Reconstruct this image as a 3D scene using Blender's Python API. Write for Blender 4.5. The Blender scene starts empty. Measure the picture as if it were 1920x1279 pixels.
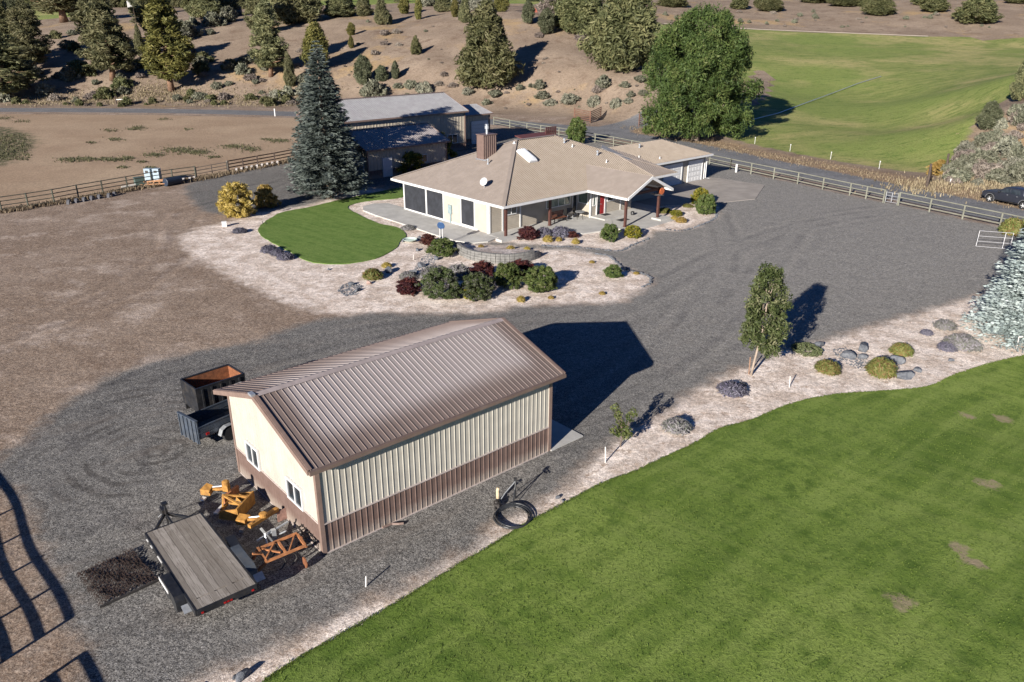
import bpy, math, random
import numpy as np
from mathutils import Vector, Matrix, Euler
R=math.radians; PI=math.pi
random.seed(7); rng=np.random.default_rng(7)
SC=bpy.context.scene; COL=SC.collection
# ---------------------------------------------------------------- survey of the place: camera station
FOC=1466.3; PITCH=0.3922; ROLL=0.0032; HC=17.52
_f=np.array([0,math.cos(PITCH),-math.sin(PITCH)]); _r=np.array([1.,0,0]); _u=np.cross(_r,_f)
_c,_s=math.cos(ROLL),math.sin(ROLL); _r2=_c*_r+_s*_u; _u2=-_s*_r+_c*_u
EYE=np.array([0,0,HC])
def raydir(u,v):
    d=_f+_r2*(u-960)/FOC-_u2*(v-639.5)/FOC
    return d/np.linalg.norm(d)
def G(u,v,z=0.):
    d=raydir(u,v); return EYE+d*((z-HC)/d[2])
def depth(p): return float((np.array(p)-EYE)@_f)
# ---------------------------------------------------------------- terrain
def at_dist(u,v,y):
    d=raydir(u,v); return EYE+d*(y/d[1])
_ctl=[(20,185,174),(322,170,177),(212,150,188),(120,60,235),(60,95,210),(400,110,205),(508,143,185),(450,55,232),(545,160,178),
 (80,35,300),(250,30,300),(60,20,360),(350,8,400),(620,170,168),(720,150,178),(800,100,196),(800,40,228),(640,60,222),(660,20,262),(900,25,236),(1000,30,222),
 (912,163,170),(1000,150,172),(1000,90,192),(1150,160,162),(1200,130,168),(1170,128,172),(1100,60,205),(880,2,330),(700,2,330),(1060,5,320),
 (1240,42,290),(1300,130,195),(1400,200,150),(1600,150,190),(1600,230,140),(1500,60,285),(1700,64,283),(1920,68,275),(1750,110,220),(1600,0,372),(1300,0,372),(1900,0,350),(1750,25,320),(1350,25,325),
 (1780,230,128),(1740,320,100),(1850,250,108),(1900,200,112),(1900,330,92),(1920,140,135),(2050,120,130),(2100,250,100),(1820,300,100),
 (0,-60,700),(600,-60,700),(1200,-60,700),(1900,-60,700),(-400,150,220),(-400,40,350),(2400,0,400),(2400,100,200),(1650,190,165),(1500,240,132)]
_cp=np.array([at_dist(*c) for c in _ctl])
_extra=[(-250,120,0),(-150,60,0),(-100,100,0),(-60,40,0),(0,0,0),(0,60,0),(60,20,0),(120,0,0),(0,120,0),(-60,140,0),(-110,150,0),(30,90,0),(-30,100,0),(-60,168,.3),(-104,166,.2),(-10,152,.2),(14,148,.2),(30,118,.2),(50,78,.1),(45,95,.3),(0,-60,0),(-120,-40,0)]
_cp=np.vstack([_cp,np.array(_extra,float)])
def _K(r2): return np.where(r2>0,r2*np.log(np.maximum(r2,1e-9))*.5,0.)
_sc=100.
def _fit():
    X=_cp[:,:2]/_sc; n=len(X)
    D=((X[:,None]-X[None])**2).sum(-1); K=_K(D)+np.eye(n)*2e-3
    Pm=np.hstack([np.ones((n,1)),X]); A=np.block([[K,Pm],[Pm.T,np.zeros((3,3))]])
    return X,np.linalg.solve(A,np.concatenate([_cp[:,2],np.zeros(3)]))
_X,_w=_fit()
_tx=[-400,-200,-44,-8,15,24,34,48,62,120,300]; _ty=[168,170,171,162,154,130,104,85,73,35,-40]
def terr(x,y):
    x=np.atleast_1d(np.asarray(x,float)); y=np.atleast_1d(np.asarray(y,float))
    out=np.empty(x.shape); xf=x.ravel(); yf=y.ravel(); o=out.ravel()
    for i in range(0,len(xf),20000):
        q=np.stack([xf[i:i+20000],yf[i:i+20000]],1)/_sc
        D=((q[:,None]-_X[None])**2).sum(-1)
        o[i:i+20000]=_K(D)@_w[:len(_X)]+_w[-3]+q@_w[-2:]
    z=o.reshape(x.shape)
    m=np.clip((y-np.interp(x,_tx,_ty))/22.,0,1); m=m*m*(3-2*m)
    n=(np.sin(x*.21+1.3*np.sin(y*.13))*np.cos(y*.17+x*.05)*.35+np.sin(x*.53+y*.31)*np.sin(y*.47-x*.2)*.14)
    n=n*np.clip(1.3-np.clip((x-28)/12.,0,1),.25,1)
    return np.where(m>0,np.maximum(z+n,0)*m,0.)
def hz(x,y): return float(terr(x,y)[0])
def at(u,v,dz=0.):
    "the spot of ground seen in direction (u,v)"
    d=raydir(u,v); t=20.; ts=np.arange(15,900,1.5)
    P=EYE[None]+d[None]*ts[:,None]; h=terr(P[:,0],P[:,1])+dz
    k=np.nonzero(P[:,2]<h)[0]
    if len(k)==0: return EYE+d*600
    k=max(k[0],1); a,b=ts[k-1],ts[k]
    for _ in range(12):
        m=(a+b)/2; p=EYE+d*m
        if p[2]<hz(p[0],p[1])+dz: b=m
        else: a=m
    return EYE+d*((a+b)/2)
# ---------------------------------------------------------------- mesh builder
class MB:
    def __init__(s): s.v=[]; s.f=[]
    def add(s,vs,fs):
        o=len(s.v); s.v+= [tuple(p) for p in vs]; s.f+=[tuple(i+o for i in f) for f in fs]; return s
    def box(s,c,d,M=None):
        x,y,z=d[0]/2,d[1]/2,d[2]/2
        vs=[Vector((sx*x,sy*y,sz*z)) for sx in(-1,1) for sy in(-1,1) for sz in(-1,1)]
        if M is not None: vs=[M@p for p in vs]
        c=Vector(c); vs=[p+c for p in vs]
        return s.add(vs,[(0,1,3,2),(4,6,7,5),(0,4,5,1),(2,3,7,6),(0,2,6,4),(1,5,7,3)])
    def bb(s,x0,x1,y0,y1,z0,z1): return s.box(((x0+x1)/2,(y0+y1)/2,(z0+z1)/2),(x1-x0,y1-y0,z1-z0))
    def tube(s,pts,r,n=8,caps=True):
        pts=[Vector(p) for p in pts]; rs=r if isinstance(r,(list,tuple)) else [r]*len(pts)
        o=len(s.v); prev=None
        for i,p in enumerate(pts):
            t=(pts[min(i+1,len(pts)-1)]-pts[max(i-1,0)]).normalized()
            if prev is None:
                a=Vector((0,0,1)) if abs(t.z)<.9 else Vector((1,0,0)); x=t.cross(a).normalized()
            else: x=(prev-t*prev.dot(t)).normalized()
            prev=x; y=t.cross(x)
            for k in range(n):
                an=2*PI*k/n; s.v.append(tuple(p+(x*math.cos(an)+y*math.sin(an))*rs[i]))
        for i in range(len(pts)-1):
            for k in range(n):
                a=o+i*n+k; b=o+i*n+(k+1)%n; s.f.append((a,b,b+n,a+n))
        if caps: s.f.append(tuple(o+k for k in reversed(range(n)))); s.f.append(tuple(o+(len(pts)-1)*n+k for k in range(n)))
        return s
    def bar(s,p,q,w,h,up=(0,0,1)):
        p=Vector(p);q=Vector(q);t=(q-p); L=t.length; t.normalize(); up=Vector(up)
        y=up.cross(t); 
        if y.length<1e-4: y=Vector((1,0,0)).cross(t)
        y.normalize(); z=t.cross(y)
        return s.box((p+q)/2,(L,w,h),Matrix((t,y,z)).transposed())
    def prism(s,poly,d):
        "polygon (3d list) extruded by vector d"
        n=len(poly); P=[Vector(p) for p in poly]; Q=[p+Vector(d) for p in P]
        return s.add(P+Q,[tuple(range(n)),tuple(reversed(range(n,2*n)))]+[((i+1)%n,i,n+i,n+(i+1)%n) for i in range(n)])
    def lathe(s,prof,c=(0,0,0),n=20,axis='z'):
        o=len(s.v); c=Vector(c)
        for r,h in prof:
            for k in range(n):
                a=2*PI*k/n; p=(r*math.cos(a),r*math.sin(a),h)
                if axis=='y': p=(p[0],p[2],p[1])
                if axis=='x': p=(p[2],p[0],p[1])
                s.v.append(tuple(c+Vector(p)))
        for i in range(len(prof)-1):
            for k in range(n):
                a=o+i*n+k;b=o+i*n+(k+1)%n; s.f.append((a,b,b+n,a+n))
        s.f.append(tuple(o+k for k in reversed(range(n)))); s.f.append(tuple(o+(len(prof)-1)*n+k for k in range(n)))
        return s
    def mesh(s,name,mat=None,smooth=False):
        me=bpy.data.meshes.new(name); me.from_pydata(s.v,[],s.f); 
        if mat: me.materials.append(mat)
        import bmesh
        b=bmesh.new(); b.from_mesh(me); bmesh.ops.recalc_face_normals(b,faces=b.faces); b.to_mesh(me); b.free()
        if smooth: me.shade_smooth()
        return me
def fast_mesh(name,V,F,mat,smooth=False,attrs=None,fattr=None):
    V=np.asarray(V,np.float32); F=np.asarray(F,np.int32); k=F.shape[1]
    me=bpy.data.meshes.new(name); me.vertices.add(len(V)); me.vertices.foreach_set('co',V.ravel())
    me.loops.add(F.size); me.loops.foreach_set('vertex_index',F.ravel())
    me.polygons.add(len(F)); me.polygons.foreach_set('loop_start',np.arange(0,F.size,k,dtype=np.int32))
    me.polygons.foreach_set('loop_total',np.full(len(F),k,np.int32))
    if attrs:
        for n,a in attrs.items():
            at_=me.attributes.new(n,'FLOAT','POINT'); at_.data.foreach_set('value',np.asarray(a,np.float32))
    if fattr:
        for n,a in fattr.items():
            at_=me.attributes.new(n,'FLOAT','FACE'); at_.data.foreach_set('value',np.asarray(a,np.float32))
    me.update(calc_edges=True); me.materials.append(mat)
    if smooth: me.shade_smooth()
    return me
def link(name,me,parent=None,loc=(0,0,0),rz=0,scale=1):
    o=bpy.data.objects.new(name,me); COL.objects.link(o)
    o.location=tuple(float(c) for c in loc); o.rotation_euler=(0,0,rz)
    o.scale=(scale,)*3 if not isinstance(scale,(tuple,list)) else scale
    if parent: o.parent=parent
    return o
def thing(name,label,cat,loc=(0,0,0),rz=0,group=None):
    o=link(name,None,None,loc,rz); o['label']=label; o['category']=cat
    if group: o['group']=group
    return o
def tag(o,label,cat,group=None):
    o['label']=label; o['category']=cat
    if group: o['group']=group
    return o
def part(name,mb,mat,parent,label=None,smooth=False):
    o=link(name,mb.mesh(name,mat,smooth),parent)
    if label: o['label']=label
    return o
def solo(name,mb,mat,label,cat,loc=(0,0,0),rz=0,group=None,smooth=False):
    return tag(link(name,mb.mesh(name,mat,smooth),None,loc,rz),label,cat,group)
def structure(o): o['kind']='structure'; return o
def dup(root,loc,rz,label,scale=1,group=None):
    c=root.copy(); COL.objects.link(c); c.location=tuple(float(q) for q in loc); c.rotation_euler=(0,0,rz)
    c.scale=(scale,)*3 if not isinstance(scale,(tuple,list)) else scale
    c['label']=label
    if group: c['group']=group
    for ch in root.children:
        d=ch.copy(); COL.objects.link(d); d.parent=c
        for g in ch.children:
            e=g.copy(); COL.objects.link(e); e.parent=d
    return c
# ---------------------------------------------------------------- materials
class Mat:
    def __init__(s,name,rough=.8,metal=0,spec=.3):
        s.m=bpy.data.materials.new(name); s.m.use_nodes=True; s.nt=s.m.node_tree; s.b=s.nt.nodes['Principled BSDF']
        s.b.inputs['Roughness'].default_value=rough; s.b.inputs['Metallic'].default_value=metal
        s.b.inputs['Specular IOR Level'].default_value=spec
        s.tc=s.nt.nodes.new('ShaderNodeTexCoord').outputs['Object']
    def n(s,t,**k):
        q=s.nt.nodes.new(t)
        for a,v in k.items(): setattr(q,a,v)
        return q
    def inp(s,sock,v):
        if isinstance(v,bpy.types.NodeSocket): s.nt.links.new(v,sock)
        elif v is not None:
            if isinstance(v,(tuple,list)) and len(v)==3 and len(sock.default_value)==4: v=(*v,1)
            sock.default_value=v
    def noise(s,scale,detail=3,rough=.55,vec=None,color=False,dist=0):
        q=s.n('ShaderNodeTexNoise'); s.inp(q.inputs['Vector'],vec or s.tc); q.inputs['Scale'].default_value=scale
        q.inputs['Detail'].default_value=detail; q.inputs['Roughness'].default_value=rough; q.inputs['Distortion'].default_value=dist
        return q.outputs['Color' if color else 'Fac']
    def voro(s,scale,feature='F1',out='Color',vec=None,rnd=1):
        q=s.n('ShaderNodeTexVoronoi',feature=feature); s.inp(q.inputs['Vector'],vec or s.tc); q.inputs['Scale'].default_value=scale
        q.inputs['Randomness'].default_value=rnd
        return q.outputs[out]
    def mapv(s,scale=(1,1,1),rot=(0,0,0),vec=None,loc=(0,0,0)):
        q=s.n('ShaderNodeMapping'); s.inp(q.inputs['Vector'],vec or s.tc); q.inputs['Rotation'].default_value=rot; q.inputs['Location'].default_value=loc
        if any(rot): q.vector_type='TEXTURE'; scale=tuple(1/x for x in scale)
        q.inputs['Scale'].default_value=scale
        return q.outputs['Vector']
    def math(s,op,a,b=None,c=None,clamp=False):
        q=s.n('ShaderNodeMath',operation=op,use_clamp=clamp); s.inp(q.inputs[0],a)
        if b is not None: s.inp(q.inputs[1],b)
        if c is not None: s.inp(q.inputs[2],c)
        return q.outputs[0]
    def ramp(s,fac,a,b,lo=0.,hi=1.,smooth=True):
        q=s.n('ShaderNodeMapRange'); q.interpolation_type='SMOOTHSTEP' if smooth else 'LINEAR'
        s.inp(q.inputs['Value'],fac); q.inputs['From Min'].default_value=a; q.inputs['From Max'].default_value=b
        q.inputs['To Min'].default_value=lo; q.inputs['To Max'].default_value=hi
        return q.outputs['Result']
    def mix(s,fac,a,b,mode='MIX'):
        q=s.n('ShaderNodeMix',data_type='RGBA',blend_type=mode); s.inp(q.inputs['Factor'],fac); s.inp(q.inputs['A'],a) if False else s.inp(q.inputs[6],a); s.inp(q.inputs[7],b)
        return q.outputs[2]
    def attr(s,name):
        q=s.n('ShaderNodeAttribute',attribute_name=name); return q.outputs['Fac']
    def col(s,v): s.inp(s.b.inputs['Base Color'],v); return s
    def rough(s,v): s.inp(s.b.inputs['Roughness'],v); return s
    def bump(s,h,strength=.5,dist=.02):
        q=s.n('ShaderNodeBump'); q.inputs['Strength'].default_value=strength; q.inputs['Distance'].default_value=dist
        s.inp(q.inputs['Height'],h); s.nt.links.new(q.outputs[0],s.b.inputs['Normal']); return s
_pm={}
def paint(name,c,rough=.5,metal=0,var=.12,scale=3,dirt=None,bump=0,spec=.4):
    if name in _pm: return _pm[name]
    m=Mat(name,rough,metal,spec); n=m.noise(scale,4,.6)
    a=tuple(x*(1-var) for x in c); b=tuple(min(1,x*(1+var)) for x in c)
    q=m.mix(m.ramp(n,.3,.7),a,b)
    if dirt: q=m.mix(m.math('MULTIPLY',m.ramp(m.noise(scale*.6,6,.7),.45,.75),dirt[1]),q,dirt[0])
    m.col(q)
    if bump: m.bump(m.noise(scale*12,3),bump,.01)
    _pm[name]=m.m; return m.m
def leafmat(name,cols,trans=.25,rough=.6):
    m=Mat(name,rough,0,.25); v=m.attr('v'); q=m.n('ShaderNodeValToRGB'); e=q.color_ramp.elements
    k=len(cols)
    for i,c in enumerate(cols):
        el=e[i] if i<2 else e.new(i/(k-1)); el.position=i/(k-1); el.color=(*c,1)
    for i,c in enumerate(cols): e[i].color=(*c,1)
    m.inp(q.inputs[0],v); 
    oi=m.n('ShaderNodeObjectInfo'); h=m.n('ShaderNodeHueSaturation'); m.inp(h.inputs['Color'],q.outputs[0])
    m.inp(h.inputs['Hue'],m.ramp(oi.outputs['Random'],0,1,.488,.512,False)); m.inp(h.inputs['Value'],m.ramp(oi.outputs['Random'],0,1,.85,1.15,False))
    m.col(h.outputs[0])
    tr=m.n('ShaderNodeBsdfTranslucent'); m.inp(tr.inputs[0],h.outputs[0]); mx=m.n('ShaderNodeMixShader'); mx.inputs[0].default_value=trans
    out=m.nt.nodes['Material Output']; m.nt.links.new(m.b.outputs[0],mx.inputs[1]); m.nt.links.new(tr.outputs[0],mx.inputs[2]); m.nt.links.new(mx.outputs[0],out.inputs[0])
    return m.m
# ---------------------------------------------------------------- polygon surfaces with ribs
def clip_line(poly,s_dir,d,s0):
    "intervals along d where the line at offset s0 along s_dir crosses the polygon"
    ts=[]
    n=len(poly)
    for i in range(n):
        p,q=poly[i],poly[(i+1)%n]; a=p.dot(s_dir)-s0; b=q.dot(s_dir)-s0
        if (a<0)!=(b<0):
            t=a/(a-b); ts.append((p+(q-p)*t).dot(d))
    ts.sort(); return list(zip(ts[::2],ts[1::2]))
def panel(mb,poly,rib_dir=None,spacing=.24,w=.04,h=.03,th=.06,ribs=True,off=0,top=.5):
    P=[Vector(p) for p in poly]; n=Vector((0,0,0))
    for i in range(len(P)): n+=(P[i]-P[0]).cross(P[(i+1)%len(P)]-P[0])
    n.normalize()
    mb.prism(P,-n*th)
    if not ribs: return
    d=Vector(rib_dir); d=(d-n*d.dot(n)).normalized(); s=n.cross(d).normalized()
    vals=[p.dot(s) for p in P]; lo,hi=min(vals),max(vals); h0=P[0].dot(n)
    x=lo+off+spacing*.5
    while x<hi-.02:
        for t0,t1 in clip_line(P,s,d,x):
            if t1-t0<.05: continue
            vs=[]
            for t in (t0+.005,t1-.005):
                c=s*x+d*t+n*h0
                vs+=[c-s*w-n*.002,c-s*w*top+n*h,c+s*w*top+n*h,c+s*w-n*.002]
            mb.add(vs,[(0,1,5,4),(1,2,6,5),(2,3,7,6),(0,3,2,1),(4,5,6,7)])
        x+=spacing

def bits(name,boxes,mat,parent):
    for b in boxes:
        t=MB(); t.bb(*b); part(name,t,mat,parent)
# ---------------------------------------------------------------- camera, sun, sky
cam=bpy.data.cameras.new('camera'); co=bpy.data.objects.new('camera',cam); COL.objects.link(co); SC.camera=co
cam.sensor_fit='HORIZONTAL'; cam.sensor_width=36; cam.lens=36*FOC/1920; cam.clip_end=6000; cam.clip_start=.5
co.matrix_world=Matrix(((_r2[0],_u2[0],-_f[0],0),(_r2[1],_u2[1],-_f[1],0),(_r2[2],_u2[2],-_f[2],HC),(0,0,0,1)))
SUN_AZ=R(59.57); SUN_EL=R(18.86)
sd=Vector((math.cos(SUN_AZ)*math.cos(SUN_EL),math.sin(SUN_AZ)*math.cos(SUN_EL),-math.sin(SUN_EL)))
sl=bpy.data.lights.new('sun','SUN'); sl.energy=5; sl.angle=R(.5); sl.color=(1,.935,.85)
so=bpy.data.objects.new('sun',sl); COL.objects.link(so); so.rotation_euler=sd.to_track_quat('-Z','Y').to_euler(); so.location=(-40,-60,60)
w=bpy.data.worlds.new('World'); SC.world=w; w.use_nodes=True; nt=w.node_tree; bg=nt.nodes['Background']
sky=nt.nodes.new('ShaderNodeTexSky'); sky.sky_type='NISHITA'; sky.sun_disc=False; sky.sun_elevation=SUN_EL
sky.sun_rotation=math.atan2(-sd.x,-sd.y)%(2*PI); sky.altitude=2000; sky.air_density=.6; sky.dust_density=0; sky.ozone_density=4
hm_=nt.nodes.new('ShaderNodeMix'); hm_.data_type='RGBA'; hm_.blend_type='MULTIPLY'; hm_.inputs[0].default_value=1; hm_.inputs[7].default_value=(.5,.8,1.1,1); nt.links.new(sky.outputs[0],hm_.inputs[6]); nt.links.new(hm_.outputs[2],bg.inputs[0]); bg.inputs[1].default_value=.05
SC.view_settings.view_transform='Standard'; SC.view_settings.look='None'; SC.view_settings.exposure=1.02; SC.view_settings.gamma=1
SC.render.engine='CYCLES'; SC.cycles.max_bounces=5; SC.cycles.diffuse_bounces=2; SC.cycles.glossy_bounces=2; SC.cycles.transparent_max_bounces=6
SC.cycles.use_adaptive_sampling=True
# ---------------------------------------------------------------- ground zones (outlines surveyed on the ground)
def gp(pts): return np.array([G(u,v)[:2] for u,v in pts])
def smooth_poly(P,closed=True,k=4):
    P=np.asarray(P,float); n=len(P); out=[]
    for i in range(n if closed else n-1):
        p0=P[(i-1)%n] if closed or i>0 else P[i]; p1=P[i]; p2=P[(i+1)%n]; p3=P[(i+2)%n] if closed or i+2<n else P[i+1]
        for j in range(k):
            t=j/k; out.append(.5*((2*p1)+(-p0+p2)*t+(2*p0-5*p1+4*p2-p3)*t*t+(-p0+3*p1-3*p2+p3)*t**3))
    if not closed: out.append(P[-1])
    return np.array(out)
def sdf(x,y,poly,closed=True):
    "signed distance, positive inside (or minus distance to an open line)"
    n=len(poly); d=np.full(x.shape,1e9); ins=np.zeros(x.shape,bool)
    for i in range(n if closed else n-1):
        a=poly[i]; b=poly[(i+1)%n]; e=b-a; wx=x-a[0]; wy=y-a[1]
        t=np.clip((wx*e[0]+wy*e[1])/(e@e+1e-12),0,1); d=np.minimum(d,np.hypot(wx-e[0]*t,wy-e[1]*t))
        if closed:
            c=((a[1]<=y)!=(b[1]<=y)); 
            with np.errstate(divide='ignore',invalid='ignore'): xi=a[0]+(y-a[1])/(b[1]-a[1]+1e-12)*e[0]
            ins^=(c&(x<xi))
    return np.where(ins,d,-d) if closed else -d
Z_lawn=gp([(330,1360),(440,1300),(497,1279),(560,1238),(640,1192),(740,1135),(830,1080),(905,1035),(985,985),(1060,945),(1130,908),(1185,888),(1250,858),(1300,835),(1350,806),(1410,789),(1480,760),(1560,742),(1640,736),(1725,729),(1755,722),(1790,705),(1850,685),(1920,668),(2050,640),(2600,560)])
Z_lawn=np.vstack([Z_lawn,[[60,6],[40,-6],[-6,2]]])
Z_lawn2=gp([(484.6,435),(488,424),(496,417),(510,408),(525,400),(552,394),(582,388.5),(647,373),(699,362.5),(756,352),(757,368),(738,373),(686,378),(652,388.5),(676,404),(712,420),(746,427.6),(762,442),(752,450),(749,456),(745,463),(738,469),(722,478),(707,485),(680,491),(655,495),(630,496),(608,495),(582,492),(561,483),(546,474),(528,465),(512,456),(495,446)])
grav_edge=[(-60,900),(0,850),(30,845),(60,810),(110,765),(170,725),(230,695),(320,670),(400,653),(480,640),(530,620),(575,604),(640,594),(700,588),(765,588),(850,589),(923,587),(967,577),(1026,573),(1118,570),(1164,567),(1198,549),(1222,530),(1219,519),(1196,510),(1168,502),(1150,485),(1118,477),(1072,469),(1026,468),(985,466),(950,462),(905,459),(862,456),(862,450),(890,452),(957,455),(1015,461),(1072,461),(1129,467),(1164,470),(1187,460),(1217,447),(1222,438),(1245,432),(1275,433),(1300,427),(1325,415),(1342,405),(1345,392),(1338,378),(1424,358),(1330,330),(1200,300),(1000,260),(860,262),(700,275),(560,297),(432,322),(368,338),(350,345),(335,360),(350,385),(400,402),(470,405),(520,398),(600,378),(680,362),(700,345),(740,320),(900,330),(1000,345),(1200,345),(1330,300)]
Z_grav=gp([(-60,900),(0,850),(30,845),(60,810),(110,765),(170,725),(230,695),(320,670),(400,653),(480,640),(530,620),(575,604),(640,594),(700,588),(765,588),(850,589),(923,587),(967,577),(1026,573),(1118,570),(1164,567),(1198,549),(1222,530),(1219,519),(1196,510),(1168,502),(1150,485),(1118,477),(1072,469),(1026,468),(985,466),(950,462),(905,459),(862,456),(862,450),(890,452),(957,455),(1015,461),(1072,461),(1129,467),(1164,470),(1187,460),(1217,447),(1222,438),(1245,432),(1275,433),(1300,427),(1325,415),(1342,405),(1345,392),(1340,380),(1290,350),(1290,315),(1340,300),(1420,328),(1500,345),(1600,368),(1690,385),(1800,410),(1920,435),(2100,470),(2150,520),(1920,500),(1860,545),(1800,562),(1740,580),(1690,595),(1600,620),(1545,637),(1500,650),(1460,657),(1420,678),(1380,692),(1340,712),(1300,732),(1270,752),(1232,782),(1195,800),(1160,818),(1120,850),(1085,885),(1052,918),(1010,938),(965,968),(900,1010),(860,1040),(760,1092),(680,1132),(600,1172),(500,1217),(430,1245),(360,1285),(250,1400),(180,1320),(165,1230),(140,1180),(110,1120),(70,1020),(30,930),(-40,900)])
Z_grav2=gp([(352,345),(432,322),(560,297),(640,283),(760,262),(870,262),(930,240),(1090,256),(1200,288),(1340,302),(1330,335),(1000,300),(760,345),(700,350),(640,362),(600,378),(560,388),(520,393),(480,400),(430,402),(395,400),(372,388),(352,365)])
Z_bedA=gp([(412,420),(370,428),(345,440),(340,455),(360,478),(400,503),(440,522),(478,540),(520,562),(560,574),(620,588),(660,592),(765,586),(850,588),(923,587),(967,577),(1026,573),(1118,570),(1164,569),(1198,551),(1224,530),(1221,518),(1196,508),(1190,490),(1200,470),(1222,447),(1230,436),(1290,434),(1345,412),(1352,392),(1330,370),(1200,380),(1000,380),(800,380),(700,352),(600,370),(540,385),(480,398),(440,412)])
Z_bedB=gp([(300,1330),(360,1285),(430,1245),(500,1217),(600,1172),(680,1132),(760,1092),(860,1040),(900,1010),(965,968),(1010,938),(1052,918),(1085,885),(1120,850),(1160,818),(1195,800),(1232,782),(1270,752),(1300,732),(1340,712),(1380,692),(1420,678),(1460,657),(1500,650),(1545,637),(1600,620),(1690,595),(1740,580),(1800,562),(1860,545),(1920,500),(2150,520),(2300,700),(1920,760),(1700,800),(1400,880),(1100,980),(900,1100),(500,1400)])
L_road=gp([(-900,203),(-300,206),(0,206),(300,208),(560,214),(700,222)])
L_road=np.vstack([L_road,[[-14,150]],gp([(930,229),(1000,235),(1060,240),(1120,247),(1250,268),(1330,284),(1400,301),(1480,317),(1560,334),(1650,353),(1740,371),(1840,392),(1930,411),(2200,470),(2700,600)])])
L_spur=np.array([G(1120,250)[:2],G(1165,238)[:2],at(1205,225)[:2],at(1255,213)[:2],at(1300,205)[:2]])
L_verge=gp([(1180,238),(1250,255),(1330,270),(1400,285),(1480,300),(1560,314),(1650,332),(1740,350),(1840,369),(1930,387),(2300,450)])
Z_padd=np.vstack([gp([(-900,470),(-100,407),(0,398),(148,373),(286,348),(368,336),(432,323),(560,297),(660,280)]),[[-30,130],[-22,163]],gp([(560,222),(300,216),(0,214),(-900,211)])])
Z_patch=gp([(-200,330),(0,312),(25,296),(52,283),(70,270),(55,252),(25,243),(0,238),(-200,235)])
def atp(pts): return np.array([at(u,v)[:2] for u,v in pts])
Z_field=np.vstack([atp([(1400,268),(1500,290),(1600,307),(1700,322),(1760,325),(1790,300),(1805,270),(1822,240),(1860,200),(1900,180),(1960,160),(2200,150),(2300,72),(1920,71),(1800,69),(1700,68),(1600,63),(1500,60),(1400,55),(1300,50),(1235,42),(1220,60),(1240,100),(1255,140),(1275,185),(1290,215),(1300,245)])])
Z_field2=atp([(-300,36),(0,36),(60,36),(150,34),(155,16),(60,15),(0,16),(-300,16)])
Z_field3=atp([(405,16),(500,15),(560,12),(700,9),(760,6),(900,8),(1040,6),(1040,-14),(405,-14)])
Z_beige=atp([(1430,190),(1448,165),(1440,140),(1415,135),(1400,160),(1405,200)])
def grid(x0,x1,y0,y1,st,hole=None):
    xs=np.arange(x0,x1+st/2,st); ys=np.arange(y0,y1+st/2,st); X,Y=np.meshgrid(xs,ys); nx=len(xs)
    I=np.arange(X.size).reshape(X.shape); F=np.stack([I[:-1,:-1],I[:-1,1:],I[1:,1:],I[1:,:-1]],-1).reshape(-1,4)
    V=np.stack([X.ravel(),Y.ravel()],1)
    if hole:
        c=V[F].mean(1); k=(c[:,0]>hole[0])&(c[:,0]<hole[1])&(c[:,1]>hole[2])&(c[:,1]<hole[3]); F=F[~k]
    return V,F
Vn,Fn=grid(-48,60,9,93,.6); Vm,Fm=grid(-150,150,-9,300,3,hole=(-48,60,9,93)); Vf,Ff=grid(-510,690,-189,1011,15,hole=(-135,135,6,285))
V2=np.vstack([Vn,Vm,Vf]); F2=np.vstack([Fn,Fm+len(Vn),Ff+len(Vn)+len(Vm)])
gx,gy=V2[:,0],V2[:,1]; gzv=terr(gx,gy)
_far=np.arange(len(V2))>=len(Vn)+len(Vm); gzv=np.where(_far&(gx>-151)&(gx<151)&(gy>-10)&(gy<301),gzv-1.5,gzv)
sp=lambda P: smooth_poly(P)
ZA={}
ZA['grav']=np.maximum(sdf(gx,gy,sp(Z_grav)),sdf(gx,gy,sp(Z_grav2)))
ZA['bed']=np.maximum(sdf(gx,gy,sp(Z_bedA)),sdf(gx,gy,sp(Z_bedB)))
ZA['road']=np.maximum(3.6+sdf(gx,gy,smooth_poly(L_road,False),False),3.4+sdf(gx,gy,smooth_poly(L_spur,False),False))
ZA['verge']=3.2+sdf(gx,gy,smooth_poly(L_verge,False),False)
ZA['padd']=sdf(gx,gy,Z_padd); ZA['patch']=sdf(gx,gy,sp(Z_patch))
ZA['field']=np.maximum(np.maximum(sdf(gx,gy,Z_field),sdf(gx,gy,Z_field2)),sdf(gx,gy,Z_field3))-50*(sdf(gx,gy,sp(Z_beige))>0)
# wild land: beyond the road, and the bank on the right
ZA['wild']=np.maximum(-(np.interp(gx,_tx,_ty)-2-gy), sdf(gx,gy,atp([(1760,325),(1790,300),(1805,270),(1822,240),(1860,200),(1900,180),(2300,120),(2600,420),(2100,420),(1920,388),(1840,368)])))
_tr=[[(1700,395),(1600,405),(1480,430),(1350,478),(1240,535),(1130,588),(1000,598),(850,606),(700,622),(560,655),(430,690),(300,745),(190,830),(130,950)],[(1345,400),(1360,470),(1330,560),(1260,650),(1180,730),(1100,800)],[(1500,420),(1420,520),(1330,620),(1230,690),(1150,740),(1090,800)],[(150,980),(180,880),(270,800),(350,775),(430,800)],[(-20,640),(130,590),(260,530),(330,470),(350,400),(430,375),(560,330)],[(60,900),(120,800),(220,730),(360,680),(500,660)],[(280,960),(230,900),(240,830),(320,780)]]
ZA['trk']=-np.max([sdf(gx,gy,smooth_poly(gp(t),False),False) for t in _tr],axis=0)
for k in ZA: ZA[k]=np.clip(ZA[k],-20,20)
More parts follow.
